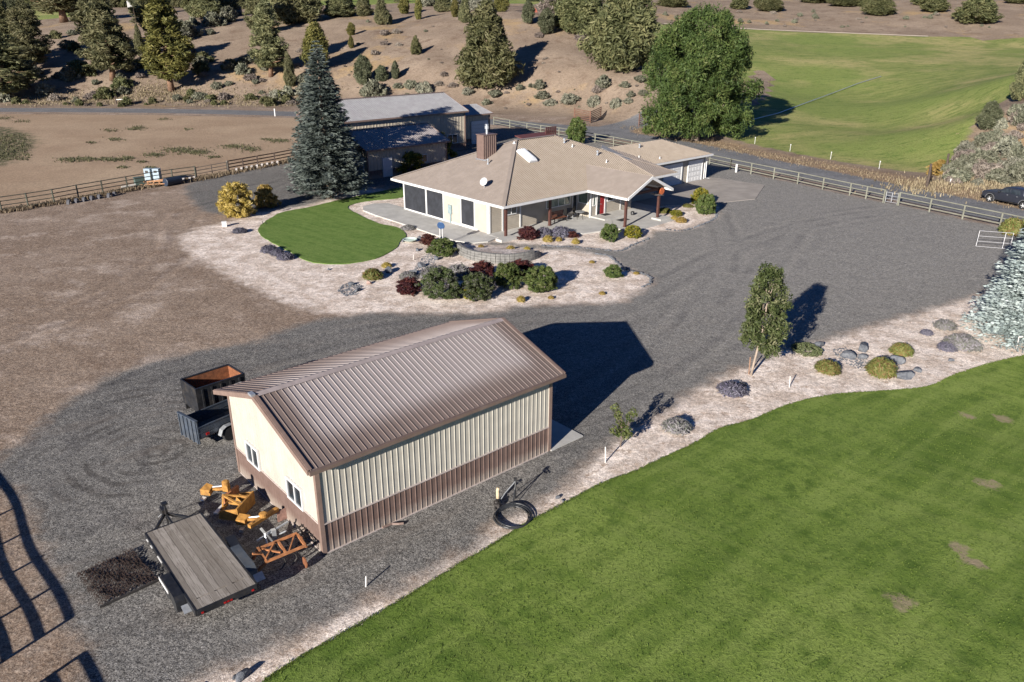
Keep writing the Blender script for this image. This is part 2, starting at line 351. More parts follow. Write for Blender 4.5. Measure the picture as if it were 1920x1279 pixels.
# --- one ground material for every zone, so that borders can fray into each other
m=Mat('ground_material',.95,0,.15)
def ab(n,w,amp,sc,dt=4): # frayed mask for a zone
    return m.ramp(m.math('ADD',m.attr(n),m.math('MULTIPLY',m.math('SUBTRACT',m.noise(sc,dt,.65),.5),amp)),-w,w)
big=m.noise(.09,4,.6); mid=m.noise(.6,4,.65); fine=m.noise(9,3,.7); vfine=m.noise(26,2,.6); spk=m.voro(30,out='Color'); spk2=m.voro(62,out='Color')
sv=m.n('ShaderNodeSeparateColor'); m.inp(sv.inputs[0],spk); sp1=sv.outputs[0]; sv2=m.n('ShaderNodeSeparateColor'); m.inp(sv2.inputs[0],spk2); sp2=sv2.outputs[0]
spec=m.math('ADD',m.math('MULTIPLY',sp1,.6),m.math('MULTIPLY',sp2,.4))
# dirt yard with a gravel scatter
yard=m.mix(m.ramp(big,.35,.65),(.155,.118,.092),(.235,.195,.168)); yard=m.mix(m.ramp(mid,.45,.75),yard,(.12,.085,.062)); 
yard=m.mix(m.ramp(m.noise(.22,5,.75),.5,.66),yard,(.36,.32,.3)); yard=m.mix(m.ramp(m.noise(.16,5,.7,vec=m.mapv((1,1,1),loc=(19,3,0))),.54,.7,0,.6),yard,(.105,.068,.045)); yard=m.mix(m.ramp(spec,.2,.9),m.mix(.55,yard,(.04,.03,.025)),m.mix(.3,yard,(.42,.38,.35)))
# wild slope
wild=m.mix(m.ramp(big,.35,.7),(.175,.138,.112),(.235,.19,.155)); wild=m.mix(m.ramp(m.noise(.25,5,.7),.5,.7),wild,(.13,.095,.075))
wild=m.mix(m.ramp(m.noise(.05,5,.65,vec=m.mapv((1,1,1),loc=(31,5,0))),.55,.68),wild,(.26,.19,.115)); wild=m.mix(m.ramp(m.noise(1.6,4,.75),.5,.75),wild,(.105,.083,.062)); wild=m.mix(m.ramp(m.noise(4,3,.8),.62,.78),wild,(.3,.25,.2))
# paddock sand
padd=m.mix(m.ramp(big,.3,.7),(.27,.2,.15),(.33,.255,.195))
ws=m.n('ShaderNodeTexWave',wave_type='RINGS',rings_direction='Z'); m.inp(ws.inputs['Vector'],m.mapv((1,1,1),loc=(74,-128,0))); ws.inputs['Scale'].default_value=.55; ws.inputs['Distortion'].default_value=2.5; ws.inputs['Detail'].default_value=2; ws.inputs['Detail Scale'].default_value=.3
padd=m.mix(m.math('MULTIPLY',m.ramp(ws.outputs['Fac'],.55,.9),m.ramp(m.noise(.06,2),.45,.6,0,.45)),padd,(.2,.145,.11)); padd=m.mix(m.ramp(m.noise(.8,5,.7),.55,.8),padd,(.22,.165,.125))
padd=m.mix(m.ramp(m.noise(2.6,4,.75),.62,.75),padd,(.16,.12,.09))
# gravel drive
grav=m.mix(m.ramp(m.noise(.13,4,.6),.35,.65),(.094,.088,.082),(.148,.139,.131)); grav=m.mix(m.ramp(m.noise(.5,5,.7),.5,.8),grav,(.165,.15,.136)); grav=m.mix(m.ramp(m.noise(.3,4,.6,vec=m.mapv((1,1,1),loc=(9,3,0))),.58,.74),grav,(.135,.11,.095))
grav=m.mix(m.ramp(spec,.12,.95),m.mix(.72,grav,(.012,.012,.014)),m.mix(.36,grav,(.55,.53,.5))); grav=m.mix(m.ramp(sp2,.95,.99),grav,(.48,.47,.46))
# pale chip bed
bed=m.mix(m.ramp(m.noise(.7,5,.7),.38,.62),(.33,.275,.235),(.6,.55,.52)); bed=m.mix(m.ramp(m.noise(1.7,5,.75,vec=m.mapv((1,1,1),loc=(3,7,0))),.53,.64),bed,(.25,.185,.14)); 
bed=m.mix(m.ramp(m.noise(11,3,.8),.55,.8),bed,(.24,.18,.14)); bed=m.mix(m.ramp(spec,.15,.8),m.mix(.5,bed,(.13,.09,.07)),m.mix(.3,bed,(.72,.68,.65)))
# road
road=m.mix(m.ramp(m.noise(.3,4,.6),.35,.7),(.12,.122,.128),(.165,.165,.17)); road=m.mix(m.ramp(spec,.1,.9),m.mix(.35,road,(.03,.03,.03)),m.mix(.15,road,(.4,.4,.4)))
# irrigated field
st=m.noise(.35,5,.7,vec=m.mapv((.35,1.6,1),rot=(0,0,R(12)))); fld=m.mix(m.ramp(st,.38,.62),(.085,.12,.035),(.13,.155,.055)); fld=m.mix(m.ramp(m.noise(.05,3,.6),.45,.62),fld,(.175,.18,.08)); fld=m.mix(m.ramp(m.noise(.02,3,.6,vec=m.mapv((1,1,1),loc=(7,3,0))),.5,.62),fld,(.1,.14,.04)); fld=m.mix(m.ramp(m.noise(2,4,.8),.56,.8),fld,(.17,.165,.07))
fld=m.mix(m.ramp(m.noise(.45,4,.7,vec=m.mapv((1,1,1),loc=(50,30,0))),.71,.76),fld,(.33,.25,.18))
vrg=m.mix(m.ramp(mid,.35,.7),(.33,.235,.135),(.2,.14,.095)); vrg=m.mix(m.ramp(fine,.5,.8),vrg,(.13,.095,.065))
k_=lambda c,r,g,b: m.mix(1.,c,(r,g,b),'MULTIPLY')
yard=m.mix(m.ramp(m.noise(4.5,4,.85),.52,.66,0,.75),yard,(.3,.265,.235)); yard=m.mix(m.ramp(m.noise(5.5,4,.85,vec=m.mapv((1,1,1),loc=(5,9,0))),.53,.68,0,.8),yard,(.06,.045,.036)); yard=k_(yard,1.55,1.42,1.26); wild=k_(wild,1.22,1.18,1.09); padd=k_(padd,1.22,1.18,1.06); _gx=m.n('ShaderNodeSeparateXYZ'); m.inp(_gx.inputs[0],m.tc)
_rg=m.n('ShaderNodeTexWave',wave_type='RINGS',rings_direction='Z'); m.inp(_rg.inputs['Vector'],m.mapv((1,1,0),loc=(15.5,-29.5,0))); _rg.inputs['Scale'].default_value=.42; _rg.inputs['Distortion'].default_value=7; _rg.inputs['Detail'].default_value=4; _rg.inputs['Detail Scale'].default_value=.5
_ds=m.n('ShaderNodeVectorMath',operation='DISTANCE'); m.inp(_ds.inputs[0],m.tc); _ds.inputs[1].default_value=(-14,31,0)
grav=m.mix(m.math('MULTIPLY',m.ramp(_rg.outputs['Fac'],.5,.9),m.math('MULTIPLY',m.ramp(_ds.outputs['Value'],11,5,0,.5),m.ramp(m.noise(.35,3,.6),.45,.6))),grav,(.05,.045,.042))
_tk=m.noise(.5,4,.7,vec=m.mapv((.14,1.3,1),rot=(0,0,R(36)))); grav=m.mix(m.ramp(_tk,.52,.7,0,.45),grav,(.15,.13,.115)); grav=m.mix(m.ramp(_tk,.46,.34,0,.4),grav,(.06,.057,.055))
grav=m.mix(m.math('MULTIPLY',m.ramp(_gx.outputs[0],-6,16,0,.85),m.ramp(_gx.outputs[1],20,60,.3,1)),grav,m.mix(m.ramp(spec,.2,.9),(.15,.143,.134),(.33,.315,.297)))
grav=k_(grav,1.1,1.1,1.08); bed=k_(bed,1.55,1.5,1.42); road=k_(road,1.25,1.25,1.25); fld=m.mix(m.ramp(m.noise(.8,5,.75,vec=m.mapv((.4,1.3,1),rot=(0,0,R(10)))),.5,.62,0,.7),fld,(.05,.09,.02)); fld=m.mix(m.ramp(m.noise(3,4,.8,vec=m.mapv((.6,1.4,1))),.58,.72,0,.6),fld,(.2,.2,.09)); fld=k_(fld,1.8,1.6,1.5); vrg=k_(vrg,1.,1.,1.05)
col=m.mix(ab('wild',1.2,3,.5),yard,wild)
col=m.mix(ab('padd',.5,1.5,.8),col,padd)
pg=m.mix(m.ramp(m.noise(.9,4,.75),.4,.62),(.045,.06,.025),(.16,.14,.08)); col=m.mix(m.math('MULTIPLY',ab('patch',1.2,4.5,.6),m.ramp(m.noise(1.1,4,.7),.35,.55)),col,pg)
col=m.mix(ab('field',.5,2.4,.5),col,fld)
col=m.mix(m.math('MULTIPLY',ab('verge',1.4,3.5,.45),.85),col,vrg)
col=m.mix(ab('bed',.75,2.4,.9),col,bed)
col=m.mix(ab('grav',.7,2.2,.8),col,grav)
col=m.mix(ab('road',.5,1.3,.8),col,road)
_c1=m.n('ShaderNodeSeparateColor'); m.inp(_c1.inputs[0],m.voro(7.5,out='Color')); _g1=m.math('ADD',m.math('MULTIPLY',_c1.outputs[0],.5),m.math('MULTIPLY',m.noise(3.2,4,.8),.9))
col=m.mix(1.,col,m.mix(m.ramp(_g1,.35,1.05,0,1,False),(.74,.74,.74),(1.27,1.26,1.25)),'MULTIPLY')
_td=m.math('ADD',m.attr('trk'),m.math('MULTIPLY',m.math('SUBTRACT',m.noise(.3,3,.6),.5),.7)); _t1=m.ramp(m.math('ABSOLUTE',m.math('SUBTRACT',_td,.85)),.42,.12,0,1); _t2=m.ramp(m.math('ABSOLUTE',m.math('SUBTRACT',_td,2.3)),.5,.1,0,.6)
_wk=m.math('MULTIPLY',m.math('MAXIMUM',_t1,_t2),m.ramp(m.noise(.22,3,.6),.4,.62,.1,.7)); _dirt=m.ramp(m.attr('bed'),1,-.5); col=m.mix(m.math('MULTIPLY',_wk,_dirt),col,m.mix(1.,col,(.72,.72,.74),'MULTIPLY')); col=m.mix(m.math('MULTIPLY',m.ramp(m.math('ABSOLUTE',m.math('SUBTRACT',_td,1.55)),.3,.05,0,.35),_dirt),col,m.mix(1.,col,(1.25,1.23,1.2),'MULTIPLY'))
m.col(col)
h=m.math('ADD',m.math('MULTIPLY',sp1,.5),m.math('ADD',m.math('MULTIPLY',fine,.8),m.math('MULTIPLY',mid,3.4)))
m.bump(h,.55,.045)
GM=m.m
fc=V2[F2].mean(1)
zf={k:ZA[k][F2].mean(1) for k in ZA}
lab=np.full(len(F2),0)
lab[zf['wild']>0]=1; lab[zf['padd']>0]=2; lab[zf['field']>0]=3; lab[zf['bed']>0]=4; lab[zf['grav']>0]=5; lab[zf['road']>0]=6
for i,nm in enumerate(['dirt_yard','hillside','paddock_ground','pasture','garden_bed_ground','gravel_driveway','gravel_road']):
    Fs=F2[lab==i]; 
    if not len(Fs): continue
    ids,inv=np.unique(Fs,return_inverse=True)
    me=fast_mesh(nm,np.column_stack([V2[ids],gzv[ids]]),inv.reshape(-1,4),GM,True,{k:ZA[k][ids] for k in ZA})
    structure(link(nm,me))
# ---------------------------------------------------------------- lawns: raised turf sheets with a ragged cut edge
m=Mat('lawn_turf',.85,0,.2)
n1=m.noise(.12,4,.6); n2=m.noise(1.1,5,.7); n3=m.noise(9,4,.75); n4=m.noise(34,2,.7)
c=m.mix(m.ramp(n1,.35,.65),(.13,.195,.03),(.215,.29,.058)); c=m.mix(m.ramp(n2,.42,.68),c,(.08,.135,.018)); c=m.mix(m.ramp(m.noise(.45,4,.6,vec=m.mapv((.3,2.2,1),rot=(0,0,R(38)))),.42,.62,0,.6),c,(.26,.33,.08))
c=m.mix(m.ramp(n3,.45,.75),c,(.05,.095,.012)); c=m.mix(m.ramp(n4,.5,.8,0,.8),c,(.2,.26,.07)); c=m.mix(m.ramp(m.noise(16,3,.8),.55,.8),c,(.05,.09,.014))
c=m.mix(m.ramp(m.noise(.7,5,.75,vec=m.mapv((1,1,1),loc=(2,11,0))),.735,.76),c,(.3,.2,.12))
_wp=m.n('ShaderNodeVectorMath',operation='ADD'); m.inp(_wp.inputs[0],m.tc); _nz=m.n('ShaderNodeVectorMath',operation='SCALE'); m.inp(_nz.inputs[0],m.noise(1.3,4,.7,color=True)); _nz.inputs['Scale'].default_value=1.3; m.nt.links.new(_nz.outputs[0],_wp.inputs[1])
for (u_,v_,r_) in ((1797,1032,.42),(1812,1052,.4),(1835,1062,.3),(1692,1132,.5),(1850,908,.5),(1880,788,.55),(1812,780,.4)):
    g_=G(u_,v_); q_=m.n('ShaderNodeVectorMath',operation='DISTANCE'); m.nt.links.new(_wp.outputs[0],q_.inputs[0]); q_.inputs[1].default_value=(g_[0]+.65,g_[1]+.65,.7)
    c=m.mix(m.ramp(q_.outputs['Value'],r_*.6+.2,r_*.5,0,.8),c,(.34,.26,.18))
_sw=m.noise(.9,3,.6,vec=m.mapv((.12,1.6,1),rot=(0,0,R(-41)))); c=m.mix(m.ramp(_sw,.5,.62,0,.25),c,(.22,.27,.07)); c=m.mix(m.ramp(_sw,.47,.38,0,.35),c,(.11,.175,.026))
m.col(c); _ly=m.n('ShaderNodeSeparateXYZ'); m.inp(_ly.inputs[0],m.tc); c=m.mix(m.ramp(m.noise(.09,3,.6,vec=m.mapv((1,1,1),loc=(4,2,0))),.42,.58,0,.55),c,m.mix(1.,c,(.66,.74,.6),'MULTIPLY')); m.col(c); m.bump(m.math('ADD',m.math('MULTIPLY',n3,1.),m.math('MULTIPLY',n4,.6)),.9,.07); LAWN=m.m
m=Mat('clipped_turf',.85,0,.2)
n2=m.noise(1.4,4,.7); n3=m.noise(12,3,.7)
c=m.mix(m.ramp(n2,.35,.65),(.095,.165,.03),(.145,.22,.05)); c=m.mix(m.ramp(m.noise(.5,3,.6,vec=m.mapv((.4,3,1),rot=(0,0,R(-40)))),.4,.6,0,.6),c,(.17,.24,.06)); c=m.mix(m.ramp(n3,.45,.8),c,(.018,.055,.004))
m.col(c); m.bump(n3,.8,.05); LAWN2=m.m
import bmesh
from mathutils.geometry import tessellate_polygon
def sheet(name,P,z,mat,jit=.04,k=6,skirt=.06,base=0.):
    P=smooth_poly(P,k=k); P=P+rng.normal(0,jit,P.shape)
    n=len(P); tri=tessellate_polygon([[Vector((p[0],p[1],0)) for p in P]])
    me=bpy.data.meshes.new(name); V=[(p[0],p[1],z) for p in P]+[(p[0],p[1],z-skirt) for p in P]
    F=[tuple(t) for t in tri]+[(i,(i+1)%n,n+(i+1)%n,n+i) for i in range(n)]
    me.from_pydata(V,[],F); me.materials.append(mat); b=bmesh.new(); b.from_mesh(me); bmesh.ops.recalc_face_normals(b,faces=b.faces); 
    b.faces.ensure_lookup_table()
    if b.faces[0].normal.z<0: bmesh.ops.reverse_faces(b,faces=b.faces)
    b.to_mesh(me); b.free()
    return structure(link(name,me))
sheet('lawn',Z_lawn,.05,LAWN,.05,8)
sheet('lawn',Z_lawn2,.05,LAWN2,.03,5)
# ================================================================ METAL MATERIALS
def metalroof(name,base,pale,edge=None,rough=.45,seam=.9,sp=.35):
    m=Mat(name,rough,0,sp); n=m.noise(1.2,5,.7); c=m.mix(m.ramp(n,.35,.7),base,pale)
    c=m.mix(m.ramp(m.noise(14,3,.7),.5,.8,0,.5),c,tuple(x*.8 for x in base))
    m.col(c); m.rough(m.ramp(m.noise(3,3),.3,.7,rough-.08,rough+.12)); return m.m
BROWN=paint('brown_painted_steel',(.15,.105,.088),.42,0,.1,2,((.2,.16,.14),.5))
WAIN=paint('brown_wainscot_steel',(.14,.092,.075),.5,0,.08,2.5,((.18,.135,.12),.5))
m=Mat('brown_wainscot_dusty_base',.55,0,.35); _z=m.n('ShaderNodeSeparateXYZ'); m.inp(_z.inputs[0],m.tc)
c=m.mix(m.ramp(m.noise(2.5,4),.3,.7),(.128,.085,.07),(.155,.105,.088)); c=m.mix(m.math('MULTIPLY',m.ramp(m.math('ADD',_z.outputs[2],m.math('MULTIPLY',m.noise(6,4,.7),-.5)),.35,-.2),.8),c,(.27,.23,.195)); m.col(c); WAIN=m.m
CREAM=paint('cream_siding_steel',(.41,.385,.33),.6,0,.06,1.6,((.34,.315,.27),.7))
TRIM=paint('brown_trim_steel',(.2,.14,.115),.45,0,.1,3)
WHITE=paint('white_vinyl',(.6,.6,.59),.45,0,.04,3)
GALV=paint('galvanised_steel',(.5,.52,.54),.38,.6,.15,6)
BLACK=paint('black_painted_steel',(.016,.017,.02),.42,0,.3,4,((.06,.05,.04),.6))
SLATE=paint('slate_blue_painted_steel',(.055,.068,.088),.42,0,.2,3,((.1,.095,.085),.6))
RUST=paint('rusty_steel',(.2,.075,.032),.85,0,.35,4,((.1,.04,.02),.9),.3)
YEL=paint('mustard_painted_steel',(.35,.175,.04),.7,0,.3,5,((.2,.09,.03),.9))
ORG=paint('faded_orange_painted_steel',(.36,.15,.06),.7,0,.25,7,((.2,.085,.04),.9))
DARKSTEEL=paint('dark_worn_steel',(.05,.045,.042),.6,.2,.3,8)
TYRE=paint('tyre_rubber',(.022,.022,.023),.85,0,.25,9)
CONC=paint('pale_concrete',(.42,.41,.385),.9,0,.12,.8,((.32,.31,.29),.8),.15)
CONC2=paint('driveway_concrete',(.3,.27,.24),.9,0,.12,.7,((.24,.215,.19),.8),.15)
WOODP=paint('reddish_stained_post_wood',(.07,.028,.021),.6,0,.25,5)
DARKGLASS=None
def glass(name,c=(.02,.025,.03),rough=.06):
    m=Mat(name,rough,0,.8); m.col(m.mix(m.ramp(m.noise(1.3,2),.4,.6),c,tuple(x*1.8 for x in c))); return m.m
DARKGLASS=glass('dark_window_glass'); GREENGLASS=glass('greenish_window_glass',(.09,.12,.1))
SCREEN=paint('charcoal_sun_screen',(.022,.024,.03),.75,0,.25,1.5)
# roof of the near shed: brown steel, paler over the open field of the slope
m=Mat('brown_roof_pale_middle',.42,0,.35)
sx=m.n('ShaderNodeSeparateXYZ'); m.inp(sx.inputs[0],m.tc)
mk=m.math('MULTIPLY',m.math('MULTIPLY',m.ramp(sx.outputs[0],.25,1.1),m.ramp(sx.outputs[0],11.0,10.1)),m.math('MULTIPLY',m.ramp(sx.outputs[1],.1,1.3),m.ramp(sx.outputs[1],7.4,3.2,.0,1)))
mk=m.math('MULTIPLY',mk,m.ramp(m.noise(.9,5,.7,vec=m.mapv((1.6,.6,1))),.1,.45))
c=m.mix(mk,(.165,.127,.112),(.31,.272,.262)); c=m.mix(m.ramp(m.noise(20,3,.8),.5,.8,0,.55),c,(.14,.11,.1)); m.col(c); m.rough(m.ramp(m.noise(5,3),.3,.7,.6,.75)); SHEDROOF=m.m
# ================================================================ NEAR SHED
def window(parent,c0,c1,axis,const,z0,z1,out,mull=1,glassm=None,fw=.07,label=None,horiz=0):
    """frame + pane on a wall; axis 'x' = wall plane x=const, spans y c0..c1; out = outward sign"""
    fr=MB(); d=.05*out; 
    def bx(a0,a1,b0,b1,t0,t1,mb):
        lo,hi=sorted((const+t0*out,const+t1*out))
        if axis=='x': mb.bb(lo,hi,a0,a1,b0,b1)
        else: mb.bb(a0,a1,lo,hi,b0,b1)
    bx(c0,c1,z0,z0+fw,-.02,.06,fr); bx(c0,c1,z1-fw,z1,-.02,.06,fr); bx(c0,c0+fw,z0+fw,z1-fw,-.02,.06,fr); bx(c1-fw,c1,z0+fw,z1-fw,-.02,.06,fr)
    for i in range(mull):
        x=c0+(c1-c0)*(i+1)/(mull+1); bx(x-fw*.4,x+fw*.4,z0+fw,z1-fw,-.02,.05,fr)
    w=part('window',fr,WHITE,parent,label)
    gl=MB(); bx(c0+fw*.8,c1-fw*.8,z0+fw*.8,z1-fw*.8,0,.022,gl); part('pane',gl,glassm or DARKGLASS,w)
    return w
TH=R(41.06); SO=Vector((-6.613,22.613,0)); L,W_,H,WN,OV,OE,RI=10.97,7.16,3.8,1.207,.40,.385,1.19
S=thing('metal_shed','cream and brown ribbed steel shed with brown gable roof, the nearest building','shed',SO,TH)
w=MB()
def ribbed(parent,name,poly,d,mat,sp=.238,w=.024,h=.019,th=.05,off=0,ribs=True,label=None):
    mb=MB(); panel(mb,poly,d,sp,w,h,th,ribs,off); return part(name,mb,mat,parent,label)
Zu=(0,0,1); g=.002
# long near wall (y=0 facing -y), far wall, two gables
ribbed(S,'wainscot',[(0,0,0.03),(L,0,.03),(L,0,WN),(0,0,WN)],Zu,WAIN)
ribbed(S,'wall',[(0,0,WN+.03),(L,0,WN+.03),(L,0,H),(0,0,H)],Zu,CREAM)
ribbed(S,'wainscot',[(L,W_,.03),(0,W_,.03),(0,W_,WN),(L,W_,WN)],Zu,WAIN)
ribbed(S,'wall',[(L,W_,WN+.03),(0,W_,WN+.03),(0,W_,H),(L,W_,H)],Zu,CREAM)
ribbed(S,'wainscot',[(0,W_-.05,.03),(0,.05,.03),(0,.05,WN),(0,W_-.05,WN)],Zu,WAIN,h=.016)
ribbed(S,'wall',[(0,W_-.05,WN+.03),(0,.05,WN+.03),(0,.05,H-.02),(0,W_/2,H+RI-.05),(0,W_-.05,H-.02)],Zu,CREAM,h=.016)
ribbed(S,'wainscot',[(L,.05,.03),(L,W_-.05,.03),(L,W_-.05,WN),(L,.05,WN)],Zu,WAIN)
ribbed(S,'wall',[(L,.05,WN+.03),(L,W_-.05,WN+.03),(L,W_-.05,H-.02),(L,W_/2,H+RI-.05),(L,.05,H-.02)],Zu,CREAM)
for x,y in((0,0),(L,0),(0,W_),(L,W_)):
    t=MB()
    sx_,sy_=(-1 if x==0 else 1),(-1 if y==0 else 1)
    t.bb(min(x-.035*(-sx_)*0+sx_*.045,x-sx_*.12),max(x+sx_*.045,x-sx_*.12),min(y+sy_*.045,y-sy_*.10),max(y+sy_*.045,y-sy_*.10),.02,H)
    part('corner_trim',t,TRIM,S)
t=MB(); t.bb(.12,L-.12,-.045,-.006,WN-.01,WN+.04); t.bb(.12,L-.12,-.05,0,.0,.035); t.bb(-.03,-.004,.12,W_-.12,WN-.01,WN+.035); t.bb(-.028,0,.1,W_-.1,0,.035)
part('drip_flashing',t,paint('pale_flashing',(.42,.36,.33),.5),S)
sl_=RI/(W_/2); ze=H-sl_*OE+.06; zr=H+RI+.06
x0,x1=-OV,L+OV; ya,yb=-OE,W_+OE; ym=W_/2
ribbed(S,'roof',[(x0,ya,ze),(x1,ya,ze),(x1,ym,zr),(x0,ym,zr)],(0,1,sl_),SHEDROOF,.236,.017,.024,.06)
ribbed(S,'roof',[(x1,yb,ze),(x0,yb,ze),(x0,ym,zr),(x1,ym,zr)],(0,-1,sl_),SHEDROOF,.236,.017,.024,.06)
t=MB(); t.add([(x0-.01,ym-.2,zr-.2*sl_+.045),(x0-.01,ym,zr+.055),(x0-.01,ym+.2,zr-.2*sl_+.045),(x1+.01,ym-.2,zr-.2*sl_+.045),(x1+.01,ym,zr+.055),(x1+.01,ym+.2,zr-.2*sl_+.045)],[(0,1,4,3),(1,2,5,4),(0,2,1),(3,4,5),(0,3,5,2)])
part('ridge_cap',t,paint('pale_brown_ridge_steel',(.3,.255,.245),.42),S)
# bargeboards and eave trim
for x in(x0,x1):
    for y0,s in((ya,1),(yb,-1)):
        t=MB()
        P=[(x,y0,ze-.14),(x,y0,ze+.045),(x,ym,zr+.045),(x,ym,zr-.16)]; d=-.05 if x==x0 else .05
        t.prism(P,(d,0,0))
        Q=[(x-(d>0)*.0,y0,ze+.046),(x,ym,zr+.046),(x-d*2.6,ym,zr+.046),(x-d*2.6,y0,ze+.046)]; t.prism(Q,(0,0,.012))
        part('bargeboard',t,TRIM,S)
t=MB(); t.bb(x0,x1,ya-.1,ya-.004,ze-.15,ze-.01); t.bb(x0,x1,yb+.004,yb+.1,ze-.15,ze-.01); part('gutter',t,BROWN,S)
t=MB(); t.prism([(x0,ya,ze-.075),(x1,ya,ze-.075),(x1,-.02,H-.03),(x0,-.02,H-.03)],(0,0,-.02)); t.prism([(x0,yb,ze-.075),(x1,yb,ze-.075),(x1,W_+.02,H-.03),(x0,W_+.02,H-.03)],(0,0,-.02)); part('soffit',t,BROWN,S)
t=MB(); t.box((x0-.02,ym,zr+.03),(.16,.3,.09)); part('ridge_end_flashing',t,GALV,S)
window(S,4.74,5.9,'x',-.03,1.18,2.1,-1); window(S,1.14,2.36,'x',-.03,1.22,2.12,-1)
t=MB(); t.tube([(2.35,-.12,.09),(2.75,-.13,.07),(2.95,-.3,.07),(3.1,-.38,.07)],.045,8); part('downspout_outlet',t,TRIM,S)
t=MB(); t.bb(L+.02,L+2.0,-.1,W_-.2,0,.06); solo('concrete_apron',t,CONC,'grey concrete slab at the far end of the near metal shed','slab',SO,TH)
# ================================================================ HOUSE
HT=R(42); HO=Vector((-.75,64.42,0))
def HW(a,b,z=0): return HO+Vector((math.cos(HT)*a-math.sin(HT)*b,math.sin(HT)*a+math.cos(HT)*b,z))
TANROOF=metalroof('tan_roof_steel',(.275,.228,.18),(.325,.272,.218)); TANROOF2=metalroof('mauve_brown_roof_steel',(.255,.213,.18),(.3,.252,.215))
SIDING=Mat('tan_lap_siding',.7,0,.25); SIDING.col(SIDING.mix(SIDING.ramp(SIDING.noise(1.5,4),.3,.7),(.32,.285,.235),(.37,.33,.27))); SIDING=SIDING.m
STUC=paint('cream_stucco',(.4,.35,.29),.85,0,.06,1.3,((.34,.295,.25),.5),.1)
HB=thing('ranch_house','long single-storey house with a tan hipped metal roof and a brown flue box','house',HO,HT)
ez=3.0; A1=(8.8,8.2,6.68); A2=(13.9,8.2,6.68)
def rp(name,poly,d,mat,sp=.26,w=.03,h=.035,label=None,off=0): return ribbed(HB,name,poly,d,mat,sp,w,h,.09,off,True,label)
kf=(A1[2]-ez)/8.2
rf=rp('roof',[(0,0,ez),(10.24,0,ez),(10.24,-.0,ez),(13.4,3.2,ez+3.2*kf),(16.5,0,ez),(23.6,0,ez),A2,A1],(0,1,kf),TANROOF)
rp('roof',[(0,16.4,ez),(0,0,ez),A1],(1,0,.4),TANROOF2,.3,.02,.012)
rp('roof',[(23.6,0,ez),(23.6,16.4,ez),A2],(-1,0,.4),TANROOF)
rp('roof',[(23.6,16.4,ez),(0,16.4,ez),A1,A2],(0,-1,kf),TANROOF)
# hip and ridge caps
t=MB()
for p,q in(((0,0,ez),A1),((0,16.4,ez),A1),((23.6,0,ez),A2),((23.6,16.4,ez),A2),(A1,A2)): t.bar(Vector(p)+Vector((0,0,.045)),Vector(q)+Vector((0,0,.045)),.34,.035)
part('ridge_cap',t,TANROOF2,HB)
# entry gable
GA=4.46; kg=(GA-ez)/3.16
rp('porch_roof',[(10.24,-4.8,ez),(13.4,-4.8,GA),(13.4,(GA-ez)/kf,GA),(10.24,0,ez)][::-1],(1,0,kg),TANROOF2,.5,.02,.035)
rp('porch_roof',[(13.4,-4.8,GA),(16.56,-4.8,ez),(16.56,0,ez),(13.4,(GA-ez)/kf,GA)][::-1],(-1,0,kg),TANROOF2,.5,.02,.035)
for s,x in((1,10.24),(-1,16.56)):
    t=MB(); P=[(x,-4.8,ez-.2),(x,-4.8,ez+.05),(13.4,-4.8,GA+.05),(13.4,-4.8,GA-.2)]; t.prism(P,(0,-.09,0)); part('bargeboard',t,WHITE,HB)
# overlay change of pitch near the entry and a narrow dark grey sheet laid on the slope
def onroof(a,b,dz=0): return (a,b,ez+b*kf+dz)
t=MB(); panel(t,[onroof(19.9,.05,.06),onroof(23.3,.05,.06),onroof(20.5,3.6,.06),onroof(18.1,5.6,.06)],(0.5,1,kf),.26,.02,.02,.05); part('roof_saddle',t,TANROOF2,HB)
t=MB(); panel(t,[onroof(17.75,5.3,.07),onroof(19.3,2.9,.09),onroof(19.8,2.75,.09),onroof(18.35,5.65,.09)],(0,1,kf),9,.02,.02,.04,False); part('narrow_grey_sheet',t,paint('dark_grey_sheet',(.16,.165,.18),.5),HB)
# garage wing
gz=4.58
rp('garage_roof',[(22.3,4.6,ez),(36.3,4.6,ez),(31.95,8.6,gz),(17.2,8.6,gz)],(0,1,.395),TANROOF)
rp('garage_roof',[(36.3,4.6,ez),(36.3,12.6,ez),(31.95,8.6,gz)],(-1,0,.36),TANROOF)
rp('garage_roof',[(36.3,12.6,ez),(22.3,12.6,ez),(17.2,8.6,gz),(31.95,8.6,gz)],(0,-1,.395),TANROOF)
# gutters / fascia
bits('gutter',[(-.13,-.01,-.1,16.4,ez-.2,ez-.01)],WHITE,HB)
t=MB(); t.bb(-.13,10.24,-.14,-.01,ez-.2,ez-.005); t.bb(10.1,10.23,-4.8,-.14,ez-.2,ez-.005); t.bb(16.57,23.7,-.14,-.01,ez-.2,ez-.005); t.bb(23.61,23.73,0,4.5,ez-.2,ez-.005)
t.bb(23.7,36.4,4.46,4.59,ez-.2,ez-.005); t.bb(36.31,36.42,4.6,12.6,ez-.2,ez-.005); t.bb(16.57,16.7,-4.8,-.14,ez-.2,ez-.01); t.bb(-.13,23.6,16.41,16.53,ez-.2,ez-.01)
part('gutter',t,WHITE,HB)
t=MB(); t.bb(0,23.55,.0,16.35,ez-.26,ez-.21); t.bb(23.6,36.25,4.7,12.5,ez-.26,ez-.21); part('soffit',t,paint('soffit_white',(.6,.58,.55),.7),HB)
